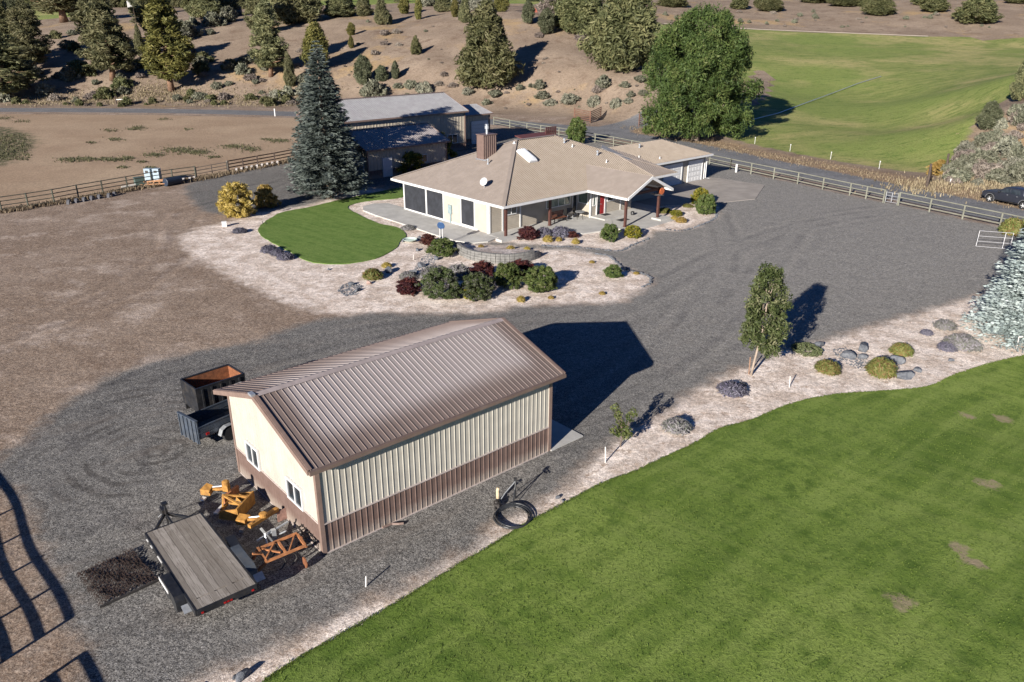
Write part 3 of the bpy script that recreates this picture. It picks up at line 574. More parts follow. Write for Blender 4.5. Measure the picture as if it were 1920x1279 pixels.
# walls
t=MB(); t.bb(.45,.6,2.4,15.2,.02,ez-.25); part('wall',t,STUC,HB,'cream stucco end wall')
def lap(a0,a1,b0,b1,z0,z1,parent=HB,nm='wall',mat=None):
    "lap siding wall: stepped courses"
    t=MB(); z=z0; k=0
    while z<z1-.01:
        zz=min(z+.16,z1); x=.018
        if abs(a1-a0)>abs(b1-b0):
            lo,hi=min(b0,b1),max(b0,b1); t.add([(a0,lo-.004,zz),(a1,lo-.004,zz),(a1,lo-x-.006,z),(a0,lo-x-.006,z),(a0,hi,zz),(a1,hi,zz),(a1,hi,z),(a0,hi,z)],[(0,3,2,1),(4,5,6,7),(0,1,5,4),(2,3,7,6),(0,4,7,3),(1,2,6,5)])
        else:
            lo,hi=min(a0,a1),max(a0,a1); t.add([(lo-.004,b0,zz),(lo-.004,b1,zz),(lo-x-.006,b1,z),(lo-x-.006,b0,z),(hi,b0,zz),(hi,b1,zz),(hi,b1,z),(hi,b0,z)],[(0,1,2,3),(4,7,6,5),(0,4,5,1),(2,6,7,3),(0,3,7,4),(1,5,6,2)])
        z+=.16
    return part(nm,t,mat or SIDING,parent)
lap(.6,12.3,2.4,2.55,.02,ez-.26); lap(11.5,11.64,.7,2.4,.02,ez-.26); lap(11.64,17.4,.7,.85,.02,ez-.26); lap(17.4,17.55,.85,2.6,.02,ez-.26); lap(17.5,23.2,2.6,2.75,.02,ez-.26); lap(23.2,23.35,2.6,5.3,.02,ez-.26)
lap(23.35,36.0,5.3,5.45,.02,ez-.26); lap(35.85,36,5.45,12.2,.02,ez-.26); lap(.6,36,15.1,15.2,.02,ez-.26) if False else None
t=MB(); t.bb(.6,23.2,15.05,15.2,.02,ez-.25); t.bb(23.2,36,12.05,12.2,.02,ez-.25); t.bb(23.05,23.2,12.2,15.2,.02,ez-.25); part('wall',t,STUC,HB)
t=MB(); t.prism([(11.0,.68,ez-.25),(15.8,.68,ez-.25),(13.4,.68,GA-.3)],(0,.1,0)); part('gable_wall',t,SIDING,HB)
# white trim
bits('white_trim',[(a-.06,a+.08,b-.05,b,.1,ez-.27) for a,b in((.5,2.39),(1.95,2.36),(4.05,2.36))],WHITE,HB)
bits('white_trim',[(.39,.45,2.38,2.6,.05,ez-.25),(.39,.45,15.05,15.21,.05,ez-.25),(11.42,11.56,.64,.78,.05,ez-.27),(13.5,13.62,.64,.69,.1,ez-.27),(15.7,15.8,.64,.69,.1,ez-.27),(.4,.449,3.9,15.05,.1,.22),(.4,.449,3.9,15.05,ez-.45,ez-.3)],WHITE,HB)
# screened openings on the end wall
for b0,b1,z0,z1 in((11.55,15.0,.24,2.74),(8.85,11.35,.26,2.76),(4.35,6.15,.35,2.7)):
    fr=MB(); 
    for (y0,y1,q0,q1) in((b0-.08,b1+.08,z0-.08,z0),(b0-.08,b1+.08,z1,z1+.07),(b0-.08,b0,z0,z1),(b1,b1+.08,z0,z1)): fr.bb(.36,.45,y0,y1,q0,q1)
    f=part('sun_screen_frame',fr,WHITE,HB); g_=MB(); g_.bb(.395,.445,b0,b1,z0,z1); part('sun_screen',g_,SCREEN,f)
t=MB(); t.bb(.3,.45,7.55,8.05,.95,1.75); t.bb(.34,.44,7.7,7.85,0.05,.95); t.lathe([(.1,0),(.1,.06),(.06,.1)],(.27,7.8,1.45),10,'x'); part('electric_meter',t,paint('pale_blue_enclosure',(.22,.28,.285),.5),HB)
# front windows, doors
window(HB,2.35,3.65,'y',2.38,1.42,2.45,-1,1); window(HB,7.3,10.45,'y',2.38,1.25,2.62,-1,1,GREENGLASS)
window(HB,10.75,11.4,'y',2.38,.12,2.6,-1,0,DARKGLASS); 
window(HB,1.0,2.25,'x',11.48,1.3,2.6,-1,0,GREENGLASS); 
window(HB,11.75,12.15,'y',.68,1.15,2.6,-1,0,GREENGLASS); window(HB,13.75,15.5,'y',.68,1.3,2.4,-1,1)
t=MB(); t.bb(12.25,12.34,.6,.7,.15,2.5); t.bb(13.36,13.45,.6,.7,.15,2.5); t.bb(12.25,13.45,.6,.7,2.42,2.5); fr=part('door_frame',t,WHITE,HB)
t=MB(); t.bb(12.8,13.36,.645,.69,.2,2.42)
for z in(.35,1.0,1.65): t.bb(12.9,13.26,.63,.645,z,z+.5)
d=part('door',t,paint('deep_red_door',(.26,.018,.02),.4),HB,'dark red front door'); t=MB(); t.lathe([(.03,0),(.03,.05)],(12.87,.58,1.2),8,'y'); part('door_handle',t,GALV,d)
t=MB(); t.bb(12.34,12.8,.66,.69,.2,2.42); part('storm_door',t,DARKGLASS,HB)
# garage doors in white, one half shaded
for a0,a1 in((28.3,31.5),(32.8,35.4),(24.2,27.2)):
    t=MB(); 
    for k in range(4): t.bb(a0+.06,a1-.06,5.2,5.28,.06+k*.56,.05+(k+1)*.56-.02)
    t.bb(a0-.1,a0+.05,5.16,5.29,.03,2.42); t.bb(a1-.05,a1+.1,5.16,5.29,.03,2.42); t.bb(a0+.05,a1-.05,5.16,5.29,2.29,2.42)
    for k in range(4):
        for q in range(4): t.bb(a0+.2+q*(a1-a0-.4)/4,a0+.05+(q+1)*(a1-a0-.4)/4,5.185,5.2,.16+k*.56,.5+k*.56)
    part('garage_door',t,WHITE,HB)
t=MB(); t.bb(35.95,36.06,5.2,5.32,.05,ez-.25); t.tube([(36.15,4.55,ez-.2),(36.1,5.0,ez-.45),(36.1,5.1,ez-.7),(36.1,5.1,.15),(36.6,4.9,.08)],.05,6); part('downspout',t,WHITE,HB)
# posts
for a,b in((.75,.55),(6.45,1.0),(11.3,-3.75),(15.95,-3.75)):
    t=MB(); t.bb(a-.1,a+.1,b-.1,b+.1,.1,ez-.22 if b>-1 else ez+.05); t.bb(a-.14,a+.14,b-.14,b+.14,.1,.16); part('porch_post',t,WOODP,HB)
t=MB(); t.bb(11.2,16.05,-3.83,-3.67,ez-.2,ez+.02); t.bb(11.2,11.35,-3.6,.5,ez-.22,ez-.05); t.bb(15.9,16.05,-3.6,.5,ez-.22,ez-.05); part('porch_beam',t,WOODP,HB)
t=MB(); t.prism([(15.1,-3.9,ez-.55),(16.5,-3.9,ez-.75),(16.5,-3.3,ez-.7),(15.1,-3.3,ez-.5)],(0,0,.04)); part('porch_bracket',t,paint('grey_bracket',(.3,.27,.24),.7),HB)
t=MB(); t.lathe([(.32,-.03),(.32,.03),(.25,.04)],(16.05,-3.98,2.72),20,'y'); part('round_copper_ornament',t,paint('copper_disc',(.42,.11,.04),.5,0,.3,8),HB,'round copper-coloured disc on the corner post')
# flue box
def rz_(a,b): return ez+min(b*kf,a*.418) 
t=MB(); cx0,cx1,cy0,cy1=5.1,6.65,8.52,9.6
c=MB(); panel(c,[(cx0,cy1,4.5),(cx0,cy0,4.5),(cx0,cy0,7.4),(cx0,cy1,7.4)],Zu,.35,.03,.02,.05); panel(c,[(cx0,cy0,4.5),(cx1,cy0,4.5),(cx1,cy0,7.4),(cx0,cy0,7.4)],Zu,.25,.03,.03,.05); panel(c,[(cx1,cy0,4.5),(cx1,cy1,4.5),(cx1,cy1,7.4),(cx1,cy0,7.4)],Zu,.25,.03,.03,.05); panel(c,[(cx1,cy1,4.5),(cx0,cy1,4.5),(cx0,cy1,7.4),(cx1,cy1,7.4)],Zu,.25,.03,.03,.05)
c.bb(cx0-.05,cx1+.05,cy0-.05,cy1+.05,7.38,7.45)
ch=part('chimney',c,paint('brown_flue_steel',(.14,.095,.08),.5,0,.1),HB); t=MB(); t.lathe([(.11,0),(.11,.45),(.2,.46),(.2,.75),(.13,.77),(.13,.85),(.2,.86),(.2,.9)],(5.95,9.1,7.43),14); part('flue_cap',t,GALV,ch)
t=MB(); t.add([(cx0-.12,cy0-.35,ez+(cx0-.12)*.418+.05),(cx0-.12,cy1+.1,ez+(cx0-.12)*.418+.05),(cx0+.05,cy1+.1,ez+(cx0+.05)*.418+.09),(cx0+.05,cy0-.35,ez+(cx0+.05)*.418+.09)],[(0,1,2,3)]); part('chimney_flashing',t,GALV,ch)
# skylight, vents, dish
def vent(a,b,h=.35,r=.06,cap=False,base=True,face='f'):
    z=ez+b*kf if face=='f' else (ez+a*.418 if face=='l' else ez+(b-4.6)*.395)
    t=MB(); pr=[(r*2.2,0),(r*1.3,.1),(r,.1),(r,h)]
    if cap: pr+=[(r*1.8,h+.01),(r*1.8,h+.12),(r*.6,h+.18)]
    t.lathe(pr,(a,b,z),10); part('roof_vent',t,GALV if cap else WHITE,HB)
vent(4.7,7.5,.35,.06,True,face='l'); vent(8.2,7.75,.2,.08,False)
for u,v,cp in((1058,268,1),(1073,276,0),(1120,291,1),(1137,305,0)): 
    d=raydir(u,v); e1=np.array([math.cos(HT),math.sin(HT),0]); e2=np.array([-math.sin(HT),math.cos(HT),0]); o=EYE-np.array(HO)
    t_=(ez+(o@e2)*kf-o[2])/(d[2]-(d@e2)*kf); p=o+d*t_; vent(p@e1,p@e2,.3,.07 if cp else .045,bool(cp))
for u,v,cp in((1199,277,1),(1198,296,0),(1237,298,0)):
    t_=(ez+((o@e2)-4.6)*.395-o[2])/(raydir(u,v)[2]-(raydir(u,v)@e2)*.395); p=o+raydir(u,v)*t_; vent(p@e1,p@e2,.25,.07 if cp else .05,bool(cp),face='g')
def onf(a,b): return Vector((a,b,ez+b*kf))
sa,sb=7.45,4.75; nn=Vector((0,-kf,1)).normalized(); up_=Vector((0,1,kf)).normalized(); ex=Vector((1,0,0))
t=MB(); c0=onf(sa+.4,sb+.9)
M_=Matrix((ex,up_,nn)).transposed(); t.box(c0+nn*.08,(1.0,2.0,.16),M_); sk=part('skylight',t,WHITE,HB)
t=MB(); 
for j,(w_,h_) in enumerate(((.44,.17),(.36,.27),(.2,.33))): t.box(c0+nn*(.08+h_/2),(w_*2,1.9-j*.16,h_),M_)
part('dome',t,paint('milky_dome',(.8,.82,.83),.2,0,.03),sk)
d=raydir(908,353); t_=(ez+(o@e1)*.418-o[2])/(d[2]-(d@e1)*.418); p=o+d*t_; da,db=float(p@e1),float(p@e2); dz=ez+da*.418
t=MB(); t.tube([(da,db,dz),(da,db,dz+.5)],.03,8); t.tube([(da,db,dz+.5),(da-.45,db-.1,dz+.55)],.02,6); sd_=part('satellite_dish',t,GALV,HB)
t=MB(); pr=[(0.01,.0),(.2,.03),(.36,.1),(.37,.12),(.2,.055),(0.01,.03)]; t.lathe(pr,(0,0,0),20); q=part('reflector',t,WHITE,sd_,smooth=True); q.location=(da,db,dz+.55); q.rotation_euler=(0,R(-62),R(15))
# ---- slabs and steps around the house
sheetP=lambda pts: np.array([HW(a,b)[:2] for a,b in pts])
def slab(name,pts,z0,z1,mat,sm=0):
    P=sheetP(pts); P=smooth_poly(P,k=sm) if sm else P
    t=MB(); t.prism([(p[0],p[1],z1) for p in P],(0,0,z0-z1)); return structure(link(name,t.mesh(name,mat)))
slab('patio_slab',[(.7,2.3),(.7,18.5),(-.6,19.3),(-2.0,18.9),(-2.9,17.5),(-3.1,15.0),(-3.1,10),(-3.2,5),(-3.1,2.6),(-2.6,1.2),(-1.2,.6),(.0,.9),(.6,1.4)],0,.1,CONC)
slab('porch_slab',[(.2,.0),(.2,2.5),(11.5,2.5),(11.5,.8),(12.4,.7),(12.4,-1.2),(10.6,-3.0),(8.6,-3.4),(6.6,-2.9),(5.2,-.6),(3.5,.0)],0,.12,CONC)
slab('entry_slab',[(12.4,.8),(16.5,.8),(17.5,2.6),(20,2.6),(20,-.5),(17.6,-2.6),(16.8,-5.0),(12.1,-5.3),(10.4,-4.6),(10.4,-3.0),(12.4,-1.2)],0,.09,CONC)
slab('entry_step',[(11.55,-1.1),(15.8,-1.1),(15.8,.7),(11.55,.7)],.09,.24,CONC)
slab('driveway_slab',[(20.0,2.6),(23.2,2.6),(23.2,5.3),(37.6,5.3),(38.2,-1.5),(30.8,-4.9),(26.4,-3.4),(21.2,-.4),(20,-.5)],0,.045,CONC2)
for a,b,wd,dp,lb in((1.3,.1,1.7,.8,'low concrete step at the corner post of the porch'),(16.2,-4.0,1.5,1.1,'concrete pad under the entry porch corner post')):
    t=MB(); t.bb(-wd/2,wd/2,-dp/2,dp/2,0,.24); solo('concrete_step',t,CONC,lb,'step',HW(a-.9 if a<2 else a,b),HT)
# ================================================================ WORKSHOP (in front of the barn) AND BARN
BROOF=metalroof('grey_barn_roof_steel',(.27,.265,.27),(.34,.335,.34)); BROOF2=metalroof('dull_workshop_roof_steel',(.27,.24,.235),(.33,.3,.295))
BWALL=paint('beige_barn_steel',(.42,.37,.29),.55,0,.08,1.2)
def gable_bldg(B,a0,a1,b0,b1,hz_,rise,ov,roofm,wallm,wn,base=.02,sp=.45,ext=(0,0)):
    bm=(b0+b1)/2
    for (p,q) in(((a0,b0),(a1,b0)),((a1,b1),(a0,b1))):
        ribbed(B,'wall',[(*p,wn),(*q,wn),(*q,hz_),(*p,hz_)],Zu,wallm,sp,.04,.03,.08); ribbed(B,'wainscot',[(*p,base),(*q,base),(*q,wn-.02),(*p,wn-.02)],Zu,WAIN,sp,.04,.03,.08)
    for a,s in((a0,1),(a1,-1)):
        Pw=[(a,b1-.1,wn),(a,b0+.1,wn),(a,b0+.1,hz_),(a,bm,hz_+rise-.05),(a,b1-.1,hz_)]; Pn=[(a,b1-.1,base),(a,b0+.1,base),(a,b0+.1,wn-.02),(a,b1-.1,wn-.02)]
        if s<0: Pw=Pw[::-1]; Pn=Pn[::-1]
        ribbed(B,'wall',Pw,Zu,wallm,sp,.04,.03,.08); ribbed(B,'wainscot',Pn,Zu,WAIN,sp,.04,.03,.08)
    k=rise/(b1-b0)*2; z0=hz_-k*ov+.1; zr=hz_+rise+.1
    ribbed(B,'roof',[(a0-ov,b0-ov,z0),(a1+ov,b0-ov,z0),(a1+ov,bm,zr),(a0-ov,bm,zr)],(0,1,k),roofm,sp*.7,.03,.03,.1)
    ribbed(B,'roof',[(a1+ov,b1+ov,z0),(a0-ov,b1+ov,z0),(a0-ov,bm,zr),(a1+ov,bm,zr)],(0,-1,k),roofm,sp*.7,.03,.03,.1)
    t=MB()
    for a,d in((a0-ov,-.06),(a1+ov,.06)):
        for bb_,in((b0-ov,),(b1+ov,)): t.prism([(a,bb_,z0-.2),(a,bb_,z0+.05),(a,bm,zr+.05),(a,bm,zr-.2)],(d,0,0))
    t.bb(a0-ov,a1+ov,b0-ov-.1,b0-ov-.005,z0-.2,z0-.01); t.bar((a0-ov,bm,zr+.05),(a1+ov,bm,zr+.05),.35,.04); part('eave_trim',t,TRIM,B)
    for a in(a0,a1):
        for b in(b0,b1): t=MB(); t.box((a,b,hz_/2),(.16,.16,hz_)); part('corner_trim',t,TRIM,B)
WS=thing('workshop','low gabled steel workshop with a white door, in front of the tall barn','workshop',HO,HT)
gable_bldg(WS,6.2,17.6,30.8,39.6,3.45,1.55,.4,BROOF2,BWALL,.95)
t=MB(); t.bb(8.25,9.35,30.68,30.8,.05,2.25); t.bb(8.15,8.25,30.66,30.8,.05,2.33); t.bb(9.35,9.45,30.66,30.8,.05,2.33); part('door',t,WHITE,WS)
t=MB(); t.bb(6.05,6.2,31.6,32.8,.05,2.4); part('door',t,WHITE,WS); window(WS,13.2,14.6,'y',30.74,1.1,2.1,-1,1)
BN=thing('barn','tall steel barn with a grey gabled roof and an overhead door annex, behind the workshop','barn',HO,HT)
gable_bldg(BN,9.0,28.8,41.0,51.4,5.45,1.95,.4,BROOF,BWALL,1.0,sp=.5)
window(BN,25.55,27.35,'y',40.93,1.1,2.35,-1,1)
AX=BN
ribbed(BN,'annex_wall',[(28.95,44,.9),(35.9,44,.9),(35.9,44,4.3),(28.95,44,4.3)],Zu,BWALL,.5,.04,.03,.08); ribbed(BN,'annex_wall',[(35.9,44,.05),(35.9,51,.05),(35.9,51,4.3),(35.9,47.5,5.3),(35.9,44,4.3)],Zu,BWALL,.5,.04,.03,.08); ribbed(BN,'annex_wainscot',[(28.95,44,.05),(35.9,44,.05),(35.9,44,.88),(28.95,44,.88)],Zu,WAIN,.5,.04,.03,.08)
ribbed(BN,'annex_roof',[(29.2,43.6,4.35),(36.3,43.6,4.35),(36.3,47.5,5.35),(29.2,47.5,5.35)],(0,1,.256),BROOF,.35,.03,.03,.1); ribbed(BN,'annex_roof',[(36.3,51.4,4.35),(29.2,51.4,4.35),(29.2,47.5,5.35),(36.3,47.5,5.35)],(0,-1,.256),BROOF,.35,.03,.03,.1)
t=MB(); t.bb(29.2,36.3,43.48,43.6,4.15,4.34); t.box((35.9,44,2.15),(.18,.18,4.3)); t.prism([(36.3,43.6,4.2),(36.3,43.6,4.4),(36.3,47.5,5.4),(36.3,47.5,5.2)],(.06,0,0)); part('annex_trim',t,TRIM,BN)
t=MB()
for k in range(6): t.bb(32.3,35.5,43.86,43.94,.08+k*.55,.08+(k+1)*.55-.03)
part('overhead_door',t,WHITE,BN)
# ================================================================ TRAILERS
def wheel(parent,c,r,w,axis='y',hub=None,name='wheel'):
    t=MB(); t.lathe([(r*.62,-w/2),(r*.94,-w/2),(r,-w*.3),(r,w*.3),(r*.94,w/2),(r*.62,w/2)],(0,0,0),22,axis)
    q=part(name,t,TYRE,parent); q.location=c; 
    h=MB(); h.lathe([(r*.18,-w*.45),(r*.6,-w*.38),(r*.62,w*.38),(r*.18,w*.45)],(0,0,0),16,axis); part('rim',h,hub or GALV,q); return q
PLANK=Mat('grey_weathered_planks',.85,0,.2)
_sx=PLANK.n('ShaderNodeSeparateXYZ'); PLANK.inp(_sx.inputs[0],PLANK.tc)
_pl=PLANK.math('FLOOR',PLANK.math('MULTIPLY',_sx.outputs[1],5.3)); _wn=PLANK.n('ShaderNodeTexWhiteNoise',noise_dimensions='1D'); PLANK.inp(_wn.inputs['W'],_pl)
_c=PLANK.mix(_wn.outputs['Value'],(.2,.178,.155),(.33,.3,.27)); _c=PLANK.mix(PLANK.ramp(PLANK.noise(5,6,.75,vec=PLANK.mapv((.35,5,1))),.45,.7),_c,(.13,.11,.093)); _c=PLANK.mix(PLANK.ramp(PLANK.noise(2.2,4,.7),.55,.75,0,.6),_c,(.38,.35,.32))
PLANK.col(_c); PLANK.bump(PLANK.noise(9,4,.7,vec=PLANK.mapv((.3,6,1))),.5,.01); PLANK=PLANK.m
# flatbed: local x along length (front = +x), origin at centre of deck on the ground
fc_=Vector((-10.5,21.47,0)); FT=thing('flatbed_trailer','flat deck trailer with weathered grey planks parked beside the shed gable','trailer',fc_,R(129.8))
L2,W2=2.5,.94; zd=.74
t=MB(); n=10
for i in range(n):
    y=-W2+(i+.5)*2*W2/n; t.bb(-L2+.55 if i%3 else -L2+.5,L2,y-W2/n+.004,y+W2/n-.004,zd-.05,zd+(.004 if i%2 else 0))
for i in range(7):
    y=-W2+(i+.5)*2*W2/7; t.bb(-L2,-L2+.49,y-W2/7+.006,y+W2/7-.006,zd-.05,zd+.003)
part('deck',t,PLANK,FT)
t=MB()
for y in(-W2-.03,W2+.03): t.bb(-L2-.03,L2+.03,y-.03,y+.03,zd-.2,zd+.012)
for x in(-L2-.03,L2+.03): t.bb(x-.03,x+.03,-W2,W2,zd-.2,zd+.012)
for x in np.linspace(-2,2,7): t.bb(x-.03,x+.03,-W2,W2,zd-.19,zd-.1)
part('frame',t,BLACK,FT)
t=MB(); t.bar((L2,-.75,zd-.15),(L2+1.05,0,zd-.15),.07,.1); t.bar((L2,.75,zd-.15),(L2+1.05,0,zd-.15),.07,.1); t.bar((L2-.2,0,zd-.15),(L2+1.15,0,zd-.13),.06,.1); t.bb(L2+1.0,L2+1.32,-.1,.1,zd-.2,zd+.02); t.tube([(L2+.9,.0,.05),(L2+.9,.0,zd+.35)],.035,8); t.box((L2+.9,0,zd+.36),(.2,.2,.06)); t.bar((L2+1.25,0,zd-.1),(L2+1.6,0,zd-.12),.05,.06)
part('tongue',t,BLACK,FT)
t=MB(); t.tube([(L2+1.0,.0,zd),(L2+1.5,-.15,zd-.3),(L2+1.8,.1,.06)],.012,6); part('safety_chain',t,GALV,FT)
for sy_ in(-1,1):
    y=sy_*(W2+.22)
    for x in(-.45,-1.2): wheel(FT,(x,y,.34),.34,.2,'y',WHITE)
    t=MB(); P=[(.0,.3),(-.05,.62),(-.2,.76),(-1.5,.76),(-1.65,.62),(-1.7,.3)]
    for (x0_,z0_),(x1_,z1_) in zip(P[:-1],P[1:]): t.bar((x0_,y,z0_),(x1_,y,z1_),.3,.02)
    part('fender',t,BLACK if sy_>0 else SLATE,FT)
    t=MB(); t.bar((-1.72,y-.13,.5),(-1.98,y-.13,.36),.32,.02); part('mud_flap',t,GALV,FT)
for k,x in enumerate((2.2,1.75,1.0)): 
    t=MB(); t.bb(x-.08 if k<2 else x-.35,x+.08,W2+.06,W2+.085,zd-.13,zd-.08); part('reflector',t,WHITE,FT)
t=MB(); t.bb(-1.0,-.1,W2+.38,W2+.4,.58,.7); part('reflector',t,WHITE,FT)
t=MB(); 
for y in(-.8,-.1,.0,.1,.8): t.bb(-L2-.09,-L2-.06,y-.035,y+.035,zd-.15,zd-.1)
part('tail_lights',t,paint('red_lens',(.3,.01,.01),.3),FT)
t=MB(); t.bb(-.95,.95,-.13,.13,.03,.42); t.bb(-.97,.97,-.16,.16,.42,.46); t.bb(-.9,.9,-.175,-.16,.3,.33)
solo('steel_toolbox',t,SLATE,'long dark blue-grey steel box on the gravel beside the plank trailer','toolbox',(-9.45,22.25,0),R(126),)
# dump trailer beyond the shed gable: local x along travel
DC=Vector((-14.05,33.25,0)); DT=thing('dump_trailer','black high-sided dump trailer with a rusty bed behind the shed','trailer',DC,R(46))
l,wd,z0,z1=1.16,.74,.7,1.88; th_=.05
def walls(T,l,wd,z0,z1,mo,mi,inner=True):
    t=MB(); t.bb(-l,l,-wd-th_,-wd,z0,z1); t.bb(-l,l,wd,wd+th_,z0,z1); t.bb(l,l+th_,-wd-th_,wd+th_,z0,z1); t.bb(-l-th_,-l,-wd-th_,wd+th_,z0,z1)
    for x in np.linspace(-l+.25,l-.25,5):
        for y in(-wd-th_-.05,wd+th_): t.bb(x-.04,x+.04,y,y+.05,z0,z1-.05)
    for y in(-wd-.04,wd+.0): t.bb(-l-.04,l+.05,y-.02,y+.06,z1,z1+.06)
    for x in(-l-.05,l): t.bb(x,x+.06,-wd-.02,wd+.02,z1+.001,z1+.059)
    part('box',t,mo,T)
    t=MB(); t.bb(-l+.005,l-.005,-wd+.003,-wd+.02,z0+.05,z1-.01); t.bb(-l+.005,l-.005,wd-.02,wd-.003,z0+.05,z1-.01); t.bb(l-.02,l-.003,-wd+.02,wd-.02,z0+.05,z1-.01); t.bb(-l+.003,-l+.02,-wd+.02,wd-.02,z0+.05,z1-.01); t.bb(-l,l,-wd,wd,z0,z0+.05)
    part('bed_lining',t,mi,T)
walls(DT,l,wd,z0,z1,BLACK,RUST)
t=MB(); t.bb(-l-.1,l+.1,-.55,-.45,.5,.72); t.bb(-l-.1,l+.1,.45,.55,.5,.72); t.bar((l,-.5,.55),(l+1.0,0,.5),.08,.12); t.bar((l,.5,.55),(l+1.0,0,.5),.08,.12); part('chassis',t,BLACK,DT)
for s in(-1,1):
    for x in(-.42,.35): wheel(DT,(x,s*1.02,.36),.36,.22)
    t=MB(); P=[(.85,.45),(.75,.8),(-.8,.8),(-.9,.45)]
    for (a,b),(c_,d_) in zip(P[:-1],P[1:]): t.bar((a,s*1.02,b),(c_,s*1.02,d_),.3,.02)
    part('fender',t,BLACK,DT)
for x,c_ in((-.95,'red'),(-.7,'w'),(-.2,'red'),(.05,'w')):
    t=MB(); t.bb(x-.14,x+.12,-wd-.13,-wd-.1,.83,.9); part('reflective_tape',t,paint('red_tape',(.35,.015,.02),.4) if c_=='red' else WHITE,DT)
for x,z in((.8,1.4),(.8,1.1)):
    t=MB(); t.bb(x-.17,x+.17,-wd-.12,-wd-.1,z,z+.2); part('placard',t,WHITE,DT)
for k in range(9):
    t=MB(); a=random.uniform(0,3); c_=Vector((random.uniform(-.4,.3),random.uniform(-.6,-.3),1.45+random.uniform(0,.3))); d_=Vector((math.cos(a),math.sin(a),random.uniform(-.3,.3)))*random.uniform(.12,.3); t.bar(c_-d_,c_+d_,.07,.05)
    tag(link('scrap_board',t.mesh('scrap_board',paint('raw_lumber',(.5,.33,.18),.8,0,.25)),None,DC,R(46)),'short offcut of pale lumber in the rusty dump trailer bed','board','scrap lumber in the dump trailer')
t=MB(); t.bb(-.7,.5,-.6,.2,.8,1.3); tag(link('scrap_heap',t.mesh('scrap_heap',paint('dark_scrap',(.035,.03,.028),.9,0,.5,6)),None,DC,R(46)),'dark heap of scrap filling the dump trailer bed','scrap')
UC=Vector((-13.35,31.2,0)); UT=thing('utility_trailer','open slate-blue steel sided utility trailer tucked against the shed corner','trailer',UC,R(52))
l2,wd2=1.25,.7
t=MB()
for y in(-wd2,wd2): 
    t.bb(-l2,l2,y-.02,y+.02,.55,1.05); t.bb(-l2,l2,y-.035,y+.035,1.05,1.1); t.bb(-l2,l2,y-.03,y+.03,.78,.82)
t.bb(l2,l2+.04,-wd2,wd2,.55,1.08); part('side_rails',t,SLATE,UT)
t=MB(); t.bb(-l2-.05,-l2,-wd2-.03,wd2+.03,.3,1.4)
for y in np.linspace(-wd2+.05,wd2-.05,5): t.bb(-l2-.1,-l2-.05,y-.03,y+.03,.3,1.4)
t.bb(-l2-.1,-l2+.02,-wd2-.04,wd2+.04,1.4,1.44); part('tailgate',t,SLATE,UT)
t=MB(); t.bb(-l2,l2,-wd2,wd2,.5,.55); part('deck',t,paint('trailer_plank',(.12,.1,.085),.9,0,.3,4),UT)
for s in(-1,1):
    wheel(UT,(.05,s*.9,.33),.33,.2,'y',WHITE)
    t=MB(); P=[(.5,.4),(.38,.66),(.2,.76),(-.1,.76),(-.3,.66),(-.42,.4)]
    for (a,b),(c_,d_) in zip(P[:-1],P[1:]): t.bar((a,s*.9,b),(c_,s*.9,d_),.24,.02)
    part('fender',t,GALV,UT); t=MB(); t.bb(-.95,-.8,s*.76-.02,s*.76+.02,.62,.72); part('tail_light',t,paint('red_lens',(.3,.01,.01),.3),UT)
# ================================================================ TRACTOR IMPLEMENTS along the shed gable
def impl(name,label,cat,u,v,rz,build): 
    p=G(u,v); T=thing(name,label,cat,p,rz); build(T); return T
def aframe(t,x=0,y=0,h=.95,w=.38):
    t.bar((x,y-w,.3),(x,y,h),.07,.05); t.bar((x,y+w,.3),(x,y,h),.07,.05); t.bar((x,y-w,.3),(x,y+w,.3),.08,.08); t.bar((x,y,h),(x+.55,y,.42),.06,.05)
def b1(T):
    t=MB(); t.bb(-.12,.12,-.09,.09,.45,.7); t.lathe([(.1,0),(.14,.02),(.14,.16),(.08,.2)],(0,0,.7),14); t.bar((0,0,.55),(-.75,-.05,.4),.12,.1); part('gearbox_arm',t,YEL,T)
    t=MB(); t.prism([(-1.0,-.28,.25),(-.6,-.24,.25),(-.62,.05,.3),(-.95,.1,.32)],(0,0,.25)); part('hitch_plate',t,YEL,T)
    t=MB(); t.bar((.05,-.35,.2),(.1,.55,.2),.12,.35); part('cross_blade',t,paint('orange_brown_steel',(.3,.12,.05),.7,0,.3,6),T); t=MB(); t.bb(-.9,-.72,-.5,-.3,.15,.22); part('foot_plate',t,WHITE,T)
    t=MB(); t.tube([(-.1,0,.65),(-.6,-.02,.52)],.035,8); part('cylinder_rod',t,GALV,T)
impl('post_auger_frame','small orange boom implement with a short cross blade, nearest the dump trailer','tractor implement',428,938,R(-15),b1)
def b2(T):
    t=MB(); t.bb(.32,.38,-.62,.62,.05,.6); t.prism([(.35,-.62,.05),(.35,-.62,.58),(-.35,-.62,.4),(-.45,-.62,.05)],(0,.04,0)); t.prism([(.35,.62,.05),(.35,.62,.58),(-.35,.62,.4),(-.45,.62,.05)],(0,-.04,0)); part('blade_box',t,YEL,T)
    t=MB(); t.bar((.33,-.3,.55),(-.55,0,.68),.07,.06); t.bar((.33,.3,.55),(-.55,0,.68),.07,.06); t.bar((-.4,-.45,.35),(-.4,.45,.35),.09,.09); t.bar((-.4,-.35,.35),(-.55,0,.7),.06,.05); t.bar((-.4,.35,.35),(-.55,0,.7),.06,.05); t.bar((-.4,0,.38),(.33,0,.38),.1,.08); part('hitch_frame',t,YEL,T)
    t=MB(); t.bb(-.72,-.55,-.5,.1,.14,.2); part('step_plate',t,WHITE,T)
impl('box_scraper','mustard yellow box scraper with an A-frame hitch, second in the implement row','tractor implement',447,960,R(-12),b2)
